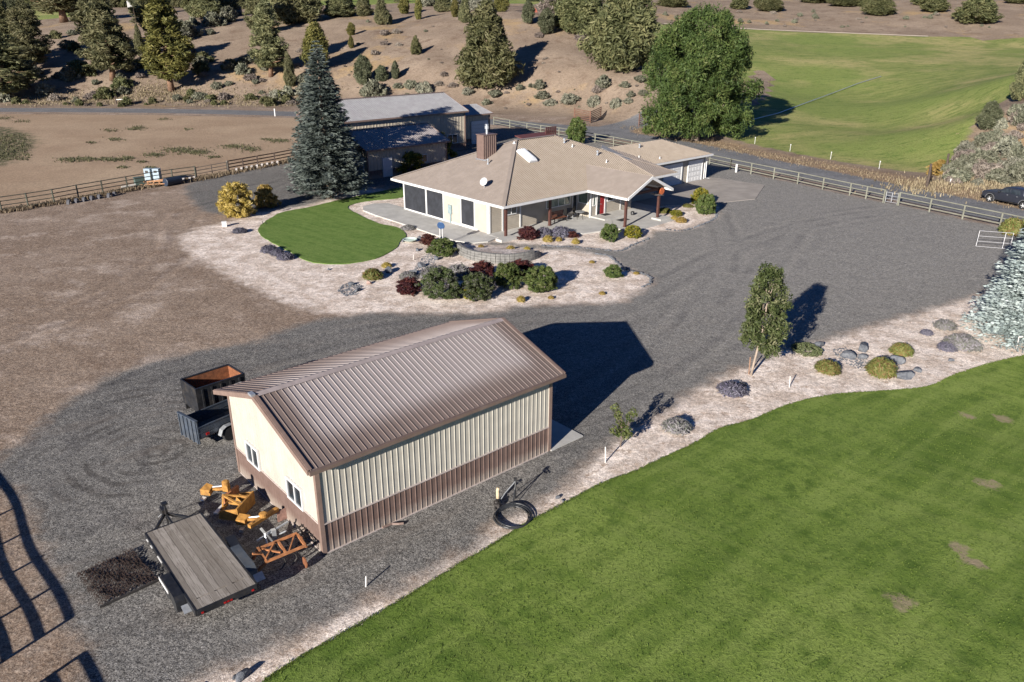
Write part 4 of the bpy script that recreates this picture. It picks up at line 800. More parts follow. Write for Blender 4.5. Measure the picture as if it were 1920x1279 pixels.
def b3(T):
    t=MB(); t.bar((-.25,-.55,.5),(.3,.65,.5),.17,.13); t.lathe([(.15,0),(.15,.12),(.1,.14)],(0.02,0.05,.56),14); t.bar((.0,.0,.5),(-.6,-.03,.42),.12,.1); t.lathe([(.05,0),(.05,.03)],(-.2,-.42,.57),10); part('beam',t,YEL,T)
    t=MB(); t.prism([(-.95,-.2,.25),(-.6,-.2,.25),(-.5,.1,.3),(-.95,.12,.32)],(0,0,.22)); part('hitch_plate',t,YEL,T)
    t=MB(); t.prism([(.32,.5,.02),(.75,1.0,.02),(.75,1.05,.5),(.3,.55,.42)],(.03,-.03,0)); part('blade',t,paint('pinkish_rust',(.26,.15,.12),.7,0,.3,5),T)
    t=MB(); t.tube([(.0,.0,.6),(-.5,-.02,.5)],.03,8); t.bb(-.75,-.6,-.42,-.25,.1,.22); part('cylinder_rod',t,GALV,T)
impl('grader_blade','yellow-orange tractor grader with a diagonal beam and pinkish blade, third in the row','tractor implement',495,993,R(-8),b3)
def b4(T):
    t=MB(); t.bar((-.6,-.1,.3),(.6,.15,.55),.06,.05); t.bar((-.1,-.35,.2),(-.35,.3,.5),.07,.05); t.bar((.2,.05,.2),(.4,-.3,.5),.05,.05); t.tube([(-.3,-.4,.1),(-.3,-.1,.5),(.0,.1,.45)],.03,8); t.bb(-.05,.1,-.08,.08,.0,.5); part('frame',t,GALV,T)
impl('hitch_stand','bare grey steel hitch frame between the grader blade and the orange cultivator','hitch',514,1015,R(30),b4)
def b5(T):
    t=MB()
    for y in(-.42,.42): t.bar((-.7,y,.55),(.7,y,.62),.08,.07)
    for x in(-.7,0,.7): t.bar((x,-.45,.58),(x,.45,.58),.08,.07)
    t.bar((-.7,-.35,.6),(-.15,.35,.62),.05,.05); t.bar((-.6,.3,.58),(-.15,-.3,.62),.05,.05); t.bar((-.7,0,.58),(-1.0,0,.75),.07,.06); t.bar((-.72,-.42,.5),(-.95,-.32,.28),.1,.08); t.bar((-.72,.42,.5),(-.95,.32,.28),.1,.08); t.bar((.1,-.4,.6),(.6,.4,.62),.04,.04)
    part('frame',t,ORG,T)
    for x,y in((-.2,-.42),(.2,-.42),(.65,-.3),(.65,.1),(.2,.42),(-.2,.42),(.65,.45)):
        t=MB(); t.tube([(x,y,.55),(x+.12,y,.42),(x+.15,y,.25),(x,y,.08),(x-.1,y,.02)],[.03,.028,.026,.024,.015],6); part('tine',t,DARKSTEEL,T)
    for x,y in((.85,.5),(.5,-.75)):
        t=MB(); t.lathe([(.02,-.02),(.2,-.02),(.2,.02),(.02,.02)],(x,y,.2),16,'x'); part('disc',t,RUST,T)
impl('cultivator','faded orange cultivator frame with curved tines, nearest the shed corner','tractor implement',532,1052,R(35),b5)
# extra dark gear in front of the gable corner
def b6(T):
    t=MB()
    for y in(-.4,-.15,.1,.35): t.tube([(-.5,y,.45),(.0,y,.5),(.45,y,.35),(.55,y,.05)],.022,6)
    t.bar((-.3,-.45,.48),(-.3,.45,.48),.06,.06); t.bar((.2,-.45,.46),(.2,.45,.46),.05,.05); part('rake_frame',t,DARKSTEEL,T); 
    t=MB(); t.lathe([(.16,-.05),(.2,-.03),(.2,.03),(.16,.05)],(.1,-.5,.2),16,'y'); part('wheel',t,TYRE,T)
impl('landscape_rake','dark steel rake frame with long tines against the brown wainscot corner','tractor implement',583,1012,R(38),b6)
# chain drag harrow
hm=MB(); 
for i in range(16):
    for j in range(19):
        x=-.88+i*.115+random.uniform(-.02,.02); y=-1.05+j*.115+random.uniform(-.02,.02); z=.05+random.uniform(0,.05)+.03*math.sin(i*.8+j*.5)
        p=[(x-.07,y-.02,z),(x,y+.05,z+.05+random.uniform(0,.04)),(x+.07,y-.02,z)]; hm.tube(p,.014,4,False); hm.tube([(x,y+.04,z+.02),(x+random.uniform(-.02,.02),y+.1,z)],.013,4,False)
hT=thing('chain_harrow','rusty dark chain drag harrow mat lying on gravel beside the flatbed trailer','harrow',(-13.3,21.33,0),R(45)-PI/2+PI/2)
part('chain_mat',hm,paint('brown_black_chain',(.05,.032,.026),.8,.1,.4,8),hT); t=MB(); t.bar((-.95,-1.16,.06),(.95,-1.16,.06),.06,.06); part('draw_bar',t,DARKSTEEL,hT)
# ================================================================ HOSE, HYDRANT, POST
T=thing('coiled_hose','black rubber hose coiled on the ground between shed and lawn','hose',G(965,972))
t=MB(); pts=[]
for k in range(0,24*7):
    a=k/24*2*PI; tt=k/(24*7); r=.5+.2*abs(math.sin(a*.43+tt*3))+.1*tt; pts.append((r*math.cos(-a)+.06*math.sin(tt*9),r*math.sin(-a)*1.02+.05*math.cos(tt*7),.03+.1*tt+.02*math.sin(a*3)))
t.tube(pts,.021,7); part('hose',t,paint('black_hose_rubber',(.025,.027,.03),.4,0,.15),T)
hp=np.array(G(966,935)); cp_=np.array(G(965,972)); o_=hp-cp_
t=MB(); t.tube([(.5*math.cos(1.5),.55,.1),(o_[0]-.1,o_[1]-.6,.1),(o_[0]-.02,o_[1]-.15,.5),(o_[0]+.02,o_[1],.78)],.019,7); part('hose_end',t,paint('black_hose_rubber',(0,0,0)),T)
T=thing('yard_hydrant','dark yard hydrant standpipe with a lever feeding the coiled hose','hydrant',hp)
t=MB(); t.tube([(0,0,0),(0,0,.85)],.03,8); t.box((0,0,.88),(.12,.09,.14)); t.bar((-.05,0,.92),(.28,-.12,.8),.03,.03); t.tube([(.05,0,.8),(.2,-.03,.76)],.03,8); part('standpipe',t,BLACK,T); t=MB(); t.tube([(0,-.04,.82),(-.4,-.3,.45),(-.55,-.45,.28)],.02,6); part('hose_tail',t,paint('grey_hose',(.2,.21,.22),.5),T)
t=MB(); t.tube([(0,0,0),(-.02,0,.5),(.01,.01,.62)],[.07,.065,.06],8); solo('wooden_post',t,paint('pale_cut_wood',(.5,.4,.26),.8,0,.2,6),'short pale wooden post beside the coiled hose','post',G(934,940))
t=MB(); t.box((0,0,.12),(.22,.3,.24)); t.tube([(-.05,-.25,.1),(0,.2,.26)],.03,6); t.lathe([(.07,.24),(.06,.3)],(0,0,0),8); solo('valve_box',t,DARKSTEEL,'small dark valve fitting at the left edge of the hose coil','valve',G(931,952))
# ================================================================ STAKES, MARKERS
STK=paint('pale_pvc_stake',(.55,.53,.5),.6); 
for u,v,h,lb,c_ in((1135,867,.75,'white stake beside the young sapling near the lawn',0),(686,1100,.42,'white stake in the pale gravel strip beyond the shed corner',0),(1480,726,.62,'thin white stake left of the boulders, beside the leaning tree',0),(775,488,.45,'white stake beside the round lawn and dry creek stones',0),(1404,702,1.0,'brown wooden stake supporting the leaning young tree',1),(1906,654,.75,'white pipe marker at the foot of the blue spruce, right edge',0)):
    t=MB(); t.tube([(0,0,0),(.03*(v%3-1),.02,h)],.028 if not c_ else .035,6)
    if u==1906: t.box((.06,0,h),(.22,.06,.06))
    solo('marker_stake',t,STK if not c_ else paint('brown_stake',(.25,.15,.1),.8),lb,'stake',G(u,v))
T=thing('round_solar_ornament','round dark blue disc on two thin white legs by the patio edge','garden ornament',G(828,462))
t=MB(); t.lathe([(.01,-.02),(.3,-.02),(.33,0),(.3,.02),(.01,.02)],(0,0,0),22,'y'); q=part('disc',t,paint('blue_disc',(.03,.07,.16),.35),T); q.location=(0,0,1.75); q.rotation_euler=(R(12),0,R(-15))
for s in(-1,1): t=MB(); t.tube([(s*.12,0,0),(s*.1,0,1.5)],.03,6); part('leg',t,WHITE,T)
T=thing('garden_basin','low pale green basin with white rim among stones by the round lawn','basin',G(769,453)); t=MB(); t.lathe([(.2,0),(.5,.12),(.62,.22),(.58,.24),(.4,.12),(.05,.1)],(0,0,0),18); part('bowl',t,paint('pale_green_glaze',(.42,.5,.45),.5),T)
t=MB(); t.bb(-.2,.2,-.15,.15,0,.42); t.bb(-.22,.22,-.17,.17,.42,.48); solo('utility_pedestal',t,WHITE,'small white utility box below the yellow shrubs','utility box',G(421,425),R(20))
T=thing('dark_landscape_light','pair of small dark path lights at the round lawn edge','light',G(493,421)); t=MB(); t.tube([(0,0,0),(0,0,.3)],.03,6); t.tube([(.3,0,0),(.3,0,.3)],.03,6); part('lamp',t,BLACK,T)
# ================================================================ FENCES
FG=paint('grey_green_fence_paint',(.2,.2,.165),.75,0,.15,2); FGL=paint('weathered_rail',(.17,.17,.135),.75,0,.15,2); FD=paint('dark_green_fence_paint',(.07,.075,.055),.7,0,.2,2); FB=paint('dark_brown_fence',(.075,.05,.04),.75,0,.2,2)  # rail fences carry one even grey-green on posts and rails alike
def fence(name,label,px,h,nr,mat,pr=.07,rr=.045,rail='tube',z0=.25,group=None):
    P=[Vector(at(u,v)) for u,v in px]; o=P[0].copy(); T=thing(name,label,'fence',o,0,group); P=[p-o for p in P]
    for p in P: t=MB(); t.tube([p,p+Vector((0,0,h+.06))],pr,7); part('post',t,mat,T)
    for p,q in zip(P[:-1],P[1:]):
        for k in range(nr):
            z=z0+(h-z0)*k/(nr-1); t=MB()
            if rail=='tube': t.tube([p+Vector((0,0,z)),q+Vector((0,0,z))],rr,6)
            else: t.bar(p+Vector((0,0,z)),q+Vector((0,0,z)),rr*.6,rr*2.6)
            part('rail',t,mat,T)
    return T
fence('pipe_fence','dark green four-rail fence along the sandy paddock, left of the gate',[(-60,404),(4,398),(54,390.5),(102.5,382.5),(148,373.5),(194,365),(240,356.5),(286,348),(325,342),(368,336)],1.45,4,FD,.075,.045)
fence('board_fence','dark brown four-rail fence from the paddock gate to the tall spruce',[(430,324),(457,319),(484,314),(516,308),(555,300),(600,292),(640,285)],1.4,4,FB,.08,.05,'bar')
def pipe_gate(name,label,p,q,h,nr,mat,z0=.2,r=.025,verts=1,cat='gate'):
    o=Vector(p); T=thing(name,label,cat,o); d=Vector(q)-o; t=MB()
    for k in range(nr): z=z0+(h-z0)*k/(nr-1); t.tube([(0,0,z),(d.x,d.y,d.z+z)],r,6)
    for k in range(verts+2): f=k/(verts+1); t.tube([(d.x*f,d.y*f,d.z*f+z0),(d.x*f,d.y*f,d.z*f+h)],r,6)
    part('panel',t,mat,T)
    for f,nm in((-.02,'post'),(1.02,'post')):
        t=MB(); t.tube([(d.x*f,d.y*f,0),(d.x*f,d.y*f,d.z+h+.15)],.07 if mat!=GALV else .04,7); part(nm,t,mat if mat!=GALV else FG,T)
    return T
pipe_gate('paddock_gate','thin grey pipe gate in the paddock fence, between green and brown sections',G(370,335.5),G(427,324.5),1.3,4,paint('thin_grey_pipe',(.2,.185,.155),.6),r=.035)
fence('rail_fence','pale three-rail fence along the gravel road behind barn and house',[(926,234),(956,240),(988,246.5),(1014,250.5),(1048,255.5),(1082,261.5),(1115.6,267.8),(1150,274),(1184,281),(1218,288),(1255,295),(1292,302),(1330,309.5),(1369,318)],1.3,3,FGL,.085,.06,z0=.35)
fence('rail_fence','pale three-rail fence right of the garage ending at the small gate',[(1369,318),(1407.7,326.5),(1450,335.5),(1495,345),(1542,355.6),(1592.6,366.5),(1623,373),(1655.5,380)],1.3,3,FGL,.085,.06,z0=.35)
fence('rail_fence','pale three-rail fence between the small gate and the right picture edge',[(1684,385),(1742,397.5),(1804,411),(1874,426),(1945,442)],1.3,3,FGL,.085,.06,z0=.35)
pipe_gate('walk_gate','small galvanised gate in the long pale rail fence opposite the pickup',G(1659,381),G(1681,385),1.15,4,GALV)
t=MB(); t.tube([(0,0,0),(0,0,1.0)],.13,10); solo('white_bollard',t,WHITE,'white bollard before the rail fence beside the garage','bollard',G(1380,323))
GB=paint('rust_brown_gate_pipe',(.15,.075,.05),.7,0,.2,3)
def gpair(a,b,h,label): return pipe_gate('ranch_gate',label,Vector(at(*a)),Vector(at(*b)),h,6,GB,.3,.07,0)
gpair((1106,230),(1077,224),1.9,'brown pipe gate swung open, left of the road spur, along the road'); gpair((1107,230.5),(1126,221),1.9,'brown pipe panel angled away beside the left road gate'); gpair((1198,237.5),(1223,227),1.9,'brown pipe gate right of the road spur under the big tree')
T=thing('rail_barrier','short white rail between two dark posts beyond the left road','barrier',at(219,195)); t=MB(); d=Vector(at(243,194))-Vector(at(219,195)); t.bar((0,0,.9),(d.x,d.y,d.z+.9),.15,.15); part('rail',t,WHITE,T)
for f in(-.02,1.02): t=MB(); t.tube([(d.x*f,d.y*f,0),(d.x*f,d.y*f,1.6)],.14,7); part('post',t,FB,T)
t=MB(); t.tube([(0,0,0),(0,0,1.4)],.12,8); solo('white_bollard',t,WHITE,'white marker post by the left road, just left of the tall spruce','bollard',G(516,218))
# old corner brace posts by the verge
for (u,v,h,lb) in((1737,351,2.6,'tall dark weathered fence post standing on the verge by the yellow bush'),(1772,322,2.2,'dark weathered fence post just beyond the yellow bush')):
    t=MB(); t.tube([(0,0,0),(.05,0,h*.5),(.02,.05,h)],[.17,.15,.13],8); 
    if u==1737: t.bar((.1,.0,h*.85),(1.2,1.6,.6),.1,.1)
    solo('old_post',t,paint('old_grey_wood',(.07,.052,.042),.9,0,.3,5),lb,'post',at(u,v))
for (u,v) in((1415,270),(1481,284),(1557,299),(1648,317)):
    t=MB(); t.tube([(0,0,0),(0,0,.95)],.03,5); t.box((0,0,.95),(.1,.1,.12)); solo('field_marker',t,WHITE,'thin white-tipped marker along the pasture edge','marker',at(u,v),group='markers along the pasture edge')
t=MB(); t.tube([(0,0,0),(.1,0,.6)],.06,6); solo('marker_stake',t,WHITE,'white tilted marker in dry grass between old post and pickup','stake',at(1780,345))
for u,v in((1442,162),(1422,180),(1404,196)):
    t=MB(); t.tube([(0,0,0),(0,0,1.5)],.08,6); solo('field_post',t,FB,'dark post on the sandy patch behind the big tree','post',at(u,v),group='posts on the sandy patch')
P=[Vector(at(u,v,.25)) for u,v in((1385,231),(1420,222),(1460,212),(1500,197),(1560,175),(1610,156),(1652,143))]; t=MB(); t.tube([p-P[0] for p in P],.07,6); solo('irrigation_pipe',t,GALV,'long thin irrigation pipe lying across the green pasture','pipe',P[0])
P=[Vector(at(u,v,.2)) for u,v in((1240,44),(1340,51),(1430,55.5),(1540,60),(1640,64),(1740,68))]; t=MB(); t.tube([p-P[0] for p in P],.12,5); solo('canal_pipe',t,paint('pale_ditch_pipe',(.27,.235,.2),.8),'pale pipeline along the far upper edge of the pasture','pipe',P[0])
# gate leaf lying / leaning at right
T=thing('cattle_gate_panel','silver tube gate panel lying on gravel left of the blue spruce','gate panel',G(1829.5,463)); A_=Vector(G(1829.5,463)); B_=Vector(G(1893,468)); Hh=1.2; t=MB(); d=B_-A_
for k in range(4): z=.06+Hh*k/3; t.tube([(0.1*k,.15*k,z),(d.x+.1*k,d.y+.15*k,z)],.02,6)
for f in(0,.78,1): t.tube([(d.x*f,d.y*f,.06),(d.x*f+.3,d.y*f+.45,.06+Hh)],.02,6)
part('tube_frame',t,paint('silver_tube',(.42,.42,.43),.4,.3),T)
# off-frame corral panel whose shadow falls across the yard
d_=np.array([-.655,.755]); base=np.array([-16.24,15.38])
def corral(name,label,b0,dirv,n,span):
    T=thing(name,label,'corral panel',(b0[0],b0[1],0))
    for k in range(n+1):
        x,y=dirv*span*k; t=MB(); t.tube([(x,y,0),(x,y,1.62)],.055 if 0<k<n else .06,6); part('post',t,FB,T)
    for z,w_ in((1.57,.065),(1.24,.065),(.91,.065),(.58,.065)):
        t=MB(); pts=[(dirv[0]*span*s,dirv[1]*span*s,z+.035*math.sin(s*1.7+.6)) for s in np.linspace(0,n,n*5)]
        t.tube(pts,w_,8); part('rail',t,FB,T)
corral('corral_panel','wooden corral rail panel standing left of the flatbed trailer',base,d_,8,2.0)
corral('corral_panel','second corral rail panel nearer the camera, beyond the gap',np.array([-15.1,13.9]),-d_*np.array([1,1]),2,2.0)
# ================================================================ SMALL THINGS BY THE PADDOCK FENCE
def tire(u,v,rz,lb,g,pale=False):
    t=MB(); n=9; 
    for k in range(n):
        a0=PI*k/n; a1=PI*(k+1)/n
        for (ra,rb) in((.42,.26),):
            p=[(ra*math.cos(a0),-.13,ra*math.sin(a0)),(ra*math.cos(a1),-.13,ra*math.sin(a1)),(rb*math.cos(a1),-.13,rb*math.sin(a1)),(rb*math.cos(a0),-.13,rb*math.sin(a0))]
            t.prism(p,(0,.26,0))
    solo('half_tyre',t,paint('grey_white_block',(.42,.39,.37),.8) if pale else paint('dusty_tyre',(.09,.09,.1),.8),lb,'tyre',G(u,v),rz,g)
for i in range(7): tire(130+i*14.2+ (4 if i==5 else 0),382-i*2.55,R(100),'dusty dark half-buried tyre under the green fence','dark tyres under the green fence')
for i,u in enumerate((345,357,365)): tire(u,340.5-i*1.6,R(100),'pale tyre under the green fence beside the blue drum','pale tyres beside the drum',True)
for i in range(9): tire(444+i*9.6,321.5-i*1.75,R(100),'pale half-buried tyre under the brown fence','pale tyres under the brown fence',True)
for u,lb in((281,'left of two pale blue-white electrical cabinets behind the fence'),(297,'right of two pale blue-white electrical cabinets behind the fence')):
    T=thing('electrical_cabinet',lb,'cabinet',G(u,341.5),R(48)-PI/2+R(38)); t=MB(); t.bb(-.36,.36,-.3,.3,.3,1.5); t.bb(-.38,.38,-.33,.33,1.5,1.55); part('body',t,paint('pale_blue_cabinet',(.28,.35,.4),.5),T); t=MB(); t.bb(-.2,.15,-.32,-.3,1.1,1.35); part('vent_panel',t,DARKSTEEL,T); t=MB(); t.bb(-.35,-.28,-.25,.25,0,.3); t.bb(.28,.35,-.25,.25,0,.3); part('legs',t,GALV,T)
T=thing('pump_manifold','low orange-brown pump pipework on a timber frame before the cabinets','pump',G(289,349.5),R(8)); t=MB()
for k in range(4): t.tube([(-1.2+k*.6,0,0),(-1.2+k*.6,.1,.6)],.06,6)
t.tube([(-1.4,0,.5),(1.5,.1,.6)],.07,6); t.tube([(-1.2,.3,.4),(1.4,.35,.75)],.05,6); t.bar((-1.3,-.2,.25),(1.2,-.15,.3),.1,.1); part('pipework',t,paint('orange_brown_pipe',(.38,.2,.1),.7,0,.3,5),T)
t=MB(); t.bb(-.5,.5,-.3,.3,0,1.0); t.bb(-.55,.55,-.35,.35,1.0,1.06); solo('green_transformer',t,paint('dark_green_box',(.07,.1,.085),.6),'dark green transformer box between fence posts, left of the pump','utility box',G(263,350),R(40))
t=MB(); t.bb(-.8,.8,-.3,.3,0,.06); t.tube([(-.8,0,.2),(.7,0,.3)],.12,8); solo('concrete_trough',t,CONC,'pale low trough and slab beside the green transformer box','trough',G(243,353),R(40))
t=MB(); t.lathe([(.4,-1.0),(.45,-.97),(.45,.97),(.4,1.0)],(0,0,.45),16,'x'); solo('blue_drum',t,paint('navy_drum',(.02,.03,.05),.5),'long dark blue drum lying under the green fence by the gate','drum',G(325,347),R(60))
# ================================================================ BEHIND THE HOUSE: maroon pen
_q=G(1010,258,3.2); T=thing('maroon_garden_shed','low maroon-roofed lean-to peeping over the house ridge','garden shed',(_q[0],_q[1],0),HT); DR=paint('maroon_roof',(.11,.04,.036),.6,0,.1); t=MB(); t.prism([(-3,-1.3,3.1),(2.8,-1.3,3.1),(2.8,1.3,3.5),(-3,1.3,3.5)],(0,0,.1)); part('roof',t,DR,T)
t=MB(); t.bb(-2.8,2.6,-1.1,-1.0,0,3.1); 
for x in np.arange(-2.7,2.5,.42): t.bb(x,x+.2,-1.16,-1.1,0.05,3.05)
part('slat_wall',t,paint('pale_slats',(.36,.27,.22),.8),T)
_q=G(1032,248,3.6); T=thing('maroon_slat_screen','tall maroon slatted screen beside the lean-to behind the house','screen',(_q[0],_q[1],0),HT)
t=MB(); 
for x in np.arange(-.85,.9,.34): t.bb(x,x+.2,-.05,.05,0,4.3)
part('slats',t,paint('dark_maroon_board',(.075,.03,.028),.7),T); t=MB(); t.bb(-.9,1.1,.05,.12,3.6,3.75); t.bb(-.9,1.1,.05,.12,1,1.15); part('rail',t,DR,T)
# ================================================================ PORCH FURNITURE
def pc(a,b,z=.12): return HW(a,b,z)
T=thing('garden_bench','reddish-brown wooden bench glider on the covered porch','bench',pc(8.0,1.35),HT); RB=paint('red_brown_bench',(.16,.06,.035),.6,0,.2)
t=MB(); 
for k in range(4): t.bb(-.85,.85,-.25+k*.13,-.14+k*.13,.42,.45)
part('seat',t,RB,T); t=MB()
for k in range(4): t.bb(-.85,.85,.27,.3,.5+k*.13,.6+k*.13)
part('backrest',t,RB,T)
for x in(-.8,.8):
    for y in(-.22,.26): t=MB(); t.bb(x-.03,x+.03,y-.03,y+.03,0,.42 if y<0 else 1.0); part('leg',t,DARKSTEEL,T)
def chair(a,b,rz,lb,cat='chair'):
    T=thing('patio_chair',lb,cat,pc(a,b),HT+rz); t=MB(); t.bb(-.27,.27,-.27,.27,.42,.47); part('seat',t,DARKSTEEL,T); t=MB(); t.prism([(-.27,.27,.45),(.27,.27,.45),(.27,.36,.95),(-.27,.36,.95)],(0,.03,0)); part('backrest',t,DARKSTEEL,T)
    for x in(-.24,.24):
        for y in(-.24,.24): t=MB(); t.tube([(x,y,0),(x,y,.42)],.018,5); part('leg',t,GALV,T)
chair(9.6,1.5,R(-40),'dark metal patio chair between the bench and the small table'); chair(10.9,1.7,R(30),'dark metal patio chair in the corner by the glass door')
T=thing('patio_table','small grey patio table on the porch, right of the bench','table',pc(10.3,.9),HT); t=MB(); t.lathe([(.45,.7),(.47,.72),(.45,.74)],(0,0,0),18); part('table_top',t,GALV,T)
for k in range(4): t=MB(); a=k*PI/2; t.tube([(.3*math.cos(a),.3*math.sin(a),.7),(.38*math.cos(a),.38*math.sin(a),0)],.02,5); part('leg',t,DARKSTEEL,T)
MATD=paint('black_doormat',(.02,.02,.022),.95,0,.3,8)
t=MB(); t.bb(-.45,.45,-.3,.3,0,.02); solo('doormat',t,MATD,'black doormat right at the red front door','doormat',pc(13.1,.15,.245),HT); t=MB(); t.bb(-.6,.6,-.35,.35,0,.02); solo('doormat',t,MATD,'patterned black mat on the entry slab below the door step','doormat',pc(13.2,-1.9,.092),HT)
t=MB(); t.lathe([(.16,0),(.2,.1),(.16,.3),(.1,.34)],(0,0,0),12); solo('planter_pot',t,BLACK,'small dark pot on the entry slab between the porch posts','pot',pc(15.4,-1.2,.1))
# ================================================================ RETAINING WALL
BLK=Mat('grey_wall_blocks',.9,0,.2); _b=BLK.n('ShaderNodeTexBrick'); BLK.inp(_b.inputs['Vector'],BLK.tc); BLK.col(BLK.mix(BLK.ramp(BLK.noise(3,4),.3,.7),(.13,.128,.122),(.2,.195,.185))); BLK=BLK.m
RW=[G(u,v)[:2] for u,v in((858,472),(868,480),(885,487),(905,491),(930,494),(955,494.5),(980,492),(1000,487),(1012,481))]
RW=smooth_poly(RW,False,3); T=thing('retaining_wall','curved grey block retaining wall below the porch path','retaining wall',(RW[0][0],RW[0][1],0))
for c_ in range(4):
    t=MB(); 
    for i in range(len(RW)-1):
        p=Vector((*RW[i],0)); q=Vector((*RW[i+1],0)); d=(q-p); n_=max(1,round(d.length/.42)) 
        for k in range(n_):
            f0=(k+(.5 if c_%2 else 0)*0+.02)/n_; f1=(k+.98)/n_; off=Vector((random.uniform(-.012,.012),random.uniform(-.012,.012),0)); hh=4 if i<len(RW)*.72 else 4-3.4*(i-len(RW)*.72)/(len(RW)*.28)
            if c_<hh: t.bar(p+d*f0-Vector((*RW[0],0))+off+Vector((0,c_*.03,c_*.19+.09)),p+d*f1-Vector((*RW[0],0))+off+Vector((0,c_*.03,c_*.19+.09)),.26,.175)
    part('block_course',t,BLK,T)
BK=smooth_poly(gp([(866,462),(880,466),(900,463),(925,462),(945,463),(965,464),(985,466),(1000,469),(1016,473)]),False,3); n_=len(RW); BK=BK[:n_]
hh_=[.74*math.sin(PI*min(1,.2+.62*i/(n_-1)))**.5*(1 if i<n_*.75 else 1-.75*(i-n_*.75)/(n_*.25)) for i in range(n_)]
me=bpy.data.meshes.new('raised_bed_ground'); me.from_pydata([(p[0],p[1]+.1,h) for p,h in zip(RW,hh_)]+[(p[0],p[1],.015) for p in BK],[],[(i,i+1,n_+i+1,n_+i) for i in range(n_-1)]); me.materials.append(GM)
for k in('bed','grav','road','field','padd','verge','patch','wild'): me.attributes.new(k,'FLOAT','POINT').data.foreach_set('value',np.full(2*n_,5. if k=='bed' else -9.,np.float32))
structure(link('raised_bed_ground',me))
# ================================================================ PICKUP
def bevel_mesh(name,mb,mat,w=.05,seg=2):
    me=mb.mesh(name,mat); b=bmesh.new(); b.from_mesh(me); bmesh.ops.remove_doubles(b,verts=b.verts,dist=1e-4)
    bmesh.ops.bevel(b,geom=[e for e in b.edges if len(e.link_faces)==2 and e.calc_face_angle(0)>.35],offset=w,segments=seg,affect='EDGES',profile=.6); b.to_mesh(me); b.free(); me.shade_smooth(); 
    return me
def pbev(name,mb,mat,parent,w=.04,label=None):
    o=link(name,bevel_mesh(name,mb,mat,w),parent); 
    if label:o['label']=label
    return o
p0=Vector(at(1855,379)); p1=Vector(at(1938,397)); yaw=math.atan2((p0-p1).y,(p0-p1).x)
CAR=paint('charcoal_blue_car_paint',(.03,.033,.045),.28,.3,.05,3,None,0,.6)
TK=thing('pickup_truck','dark charcoal crew-cab pickup parked on the far side of the gravel road','pickup truck',p0,yaw) # origin at near-side front wheel contact; +x forward, +y left... near side is y=0
TK.scale=(1,-1,1)
yo=.12; wT=1.95 # body spans y from -yo .. into the far side
sgn=1 if True else -1
def Y(y): return -(.0)+y
body=[(.92,.55),(.95,.95),(.78,1.12),(-.45,1.2),(-.6,1.25),(-4.6,1.28),(-4.62,.6),(-4.3,.52),(-4.0,.52),(-3.98,.75),(-3.8,.93),(-3.5,.95),(-3.2,.75),(-3.15,.5),(-.5,.45),(-.48,.75),(-.3,.93),(0.02,.97),(.3,.9),(.47,.72),(.5,.5)]
t=MB(); t.prism([(x,-.12,z) for x,z in body],(0,1.95,0)); pbev('body',t,CAR,TK,.035)
cab=[(-.55,1.2),(-1.35,1.78),(-1.6,1.84),(-3.0,1.84),(-3.2,1.8),(-3.45,1.24)]
t=MB(); V=[(x,-.08+(.12 if z>1.5 else 0),z) for x,z in cab]+[(x,1.79-(.12 if z>1.5 else 0),z) for x,z in cab]; n=len(cab)
t.add(V,[tuple(range(n)),tuple(reversed(range(n,2*n)))]+[((i+1)%n,i,n+i,n+(i+1)%n) for i in range(n)]); pbev('cab',t,CAR,TK,.04)
for nm,q in (('front_window',[(-.85,1.26),(-1.42,1.68),(-1.95,1.7),(-1.95,1.26)]),('rear_window',[(-2.05,1.26),(-2.05,1.7),(-2.9,1.7),(-3.12,1.26)])):
    for s in(0,1):
        yy=lambda z:(-.085+.1*(z-1.2)/.6-.006 if s==0 else 1.795-.1*(z-1.2)/.6+.006)
        t=MB(); t.prism([(x,yy(z),z) for x,z in q],(0,.012 if s==0 else -.012,0)); part('window',t,DARKGLASS,TK)
t=MB(); t.prism([(-.63,.08,1.25),(-1.3,.14,1.76),(-1.3,1.57,1.76),(-.63,1.63,1.25)],(.02,0,.02)); part('windscreen',t,DARKGLASS,TK)
for x in(0,-3.6):
    for y in(.0,1.71):
        q=wheel(TK,(x,y+ (0 if y<1 else 0),.38),.38,.25,'y',WHITE if False else GALV)
        t=MB(); 
        for k in range(5): a=k*2*PI/5; t.bar((0,-.12 if y<1 else .12,0),(.22*math.cos(a),-.12 if y<1 else .12,.22*math.sin(a)),.05,.03,up=(0,1,0))
        part('rim_spokes',t,WHITE,q)
t=MB(); t.bb(-3.1,-.55,-.18,-.08,.42,.47); part('running_board',t,BLACK,TK)
for x in(-1.98,-3.0): t=MB(); t.bb(x-.02+.15,x+.15+.1,-.15,-.12,1.08,1.12); part('door_handle',t,GALV,TK)
for x in(-.75,-2.0,-3.15): t=MB(); t.bb(x-.008,x+.008,-.127,-.118,.5,1.2); part('door_seam',t,BLACK,TK)
t=MB(); t.box((-.95,-.25,1.28),(.12,.2,.18)); pbev('wing_mirror',t,BLACK,TK,.02)
for y in(.0,1.6): t=MB(); t.bb(.86,.965,y-.09,y+.2,.85,1.0); part('headlight',t,GALV,TK)
t=MB(); t.bb(.93,1.0,-.1,1.8,.45,.62); t.bb(.95,.97,.3,1.4,.68,.98); part('front_bumper',t,BLACK,TK)
t=MB(); t.bb(-4.66,-4.6,-.1,.1,.85,1.15); part('tail_light',t,paint('red_lens',(.3,.01,.01),.3),TK)
t=MB(); 
for s,y in((0,-.14),):
    for a0 in (0,-3.6):
        for k in range(8):
            a=PI*k/7*.98; 
            t.bar((a0+.5*math.cos(a),-.125,.42+.5*math.sin(a)),(a0+.5*math.cos(a+.42),-.125,.42+.5*math.sin(a+.42)),.06,.05,up=(0,1,0))
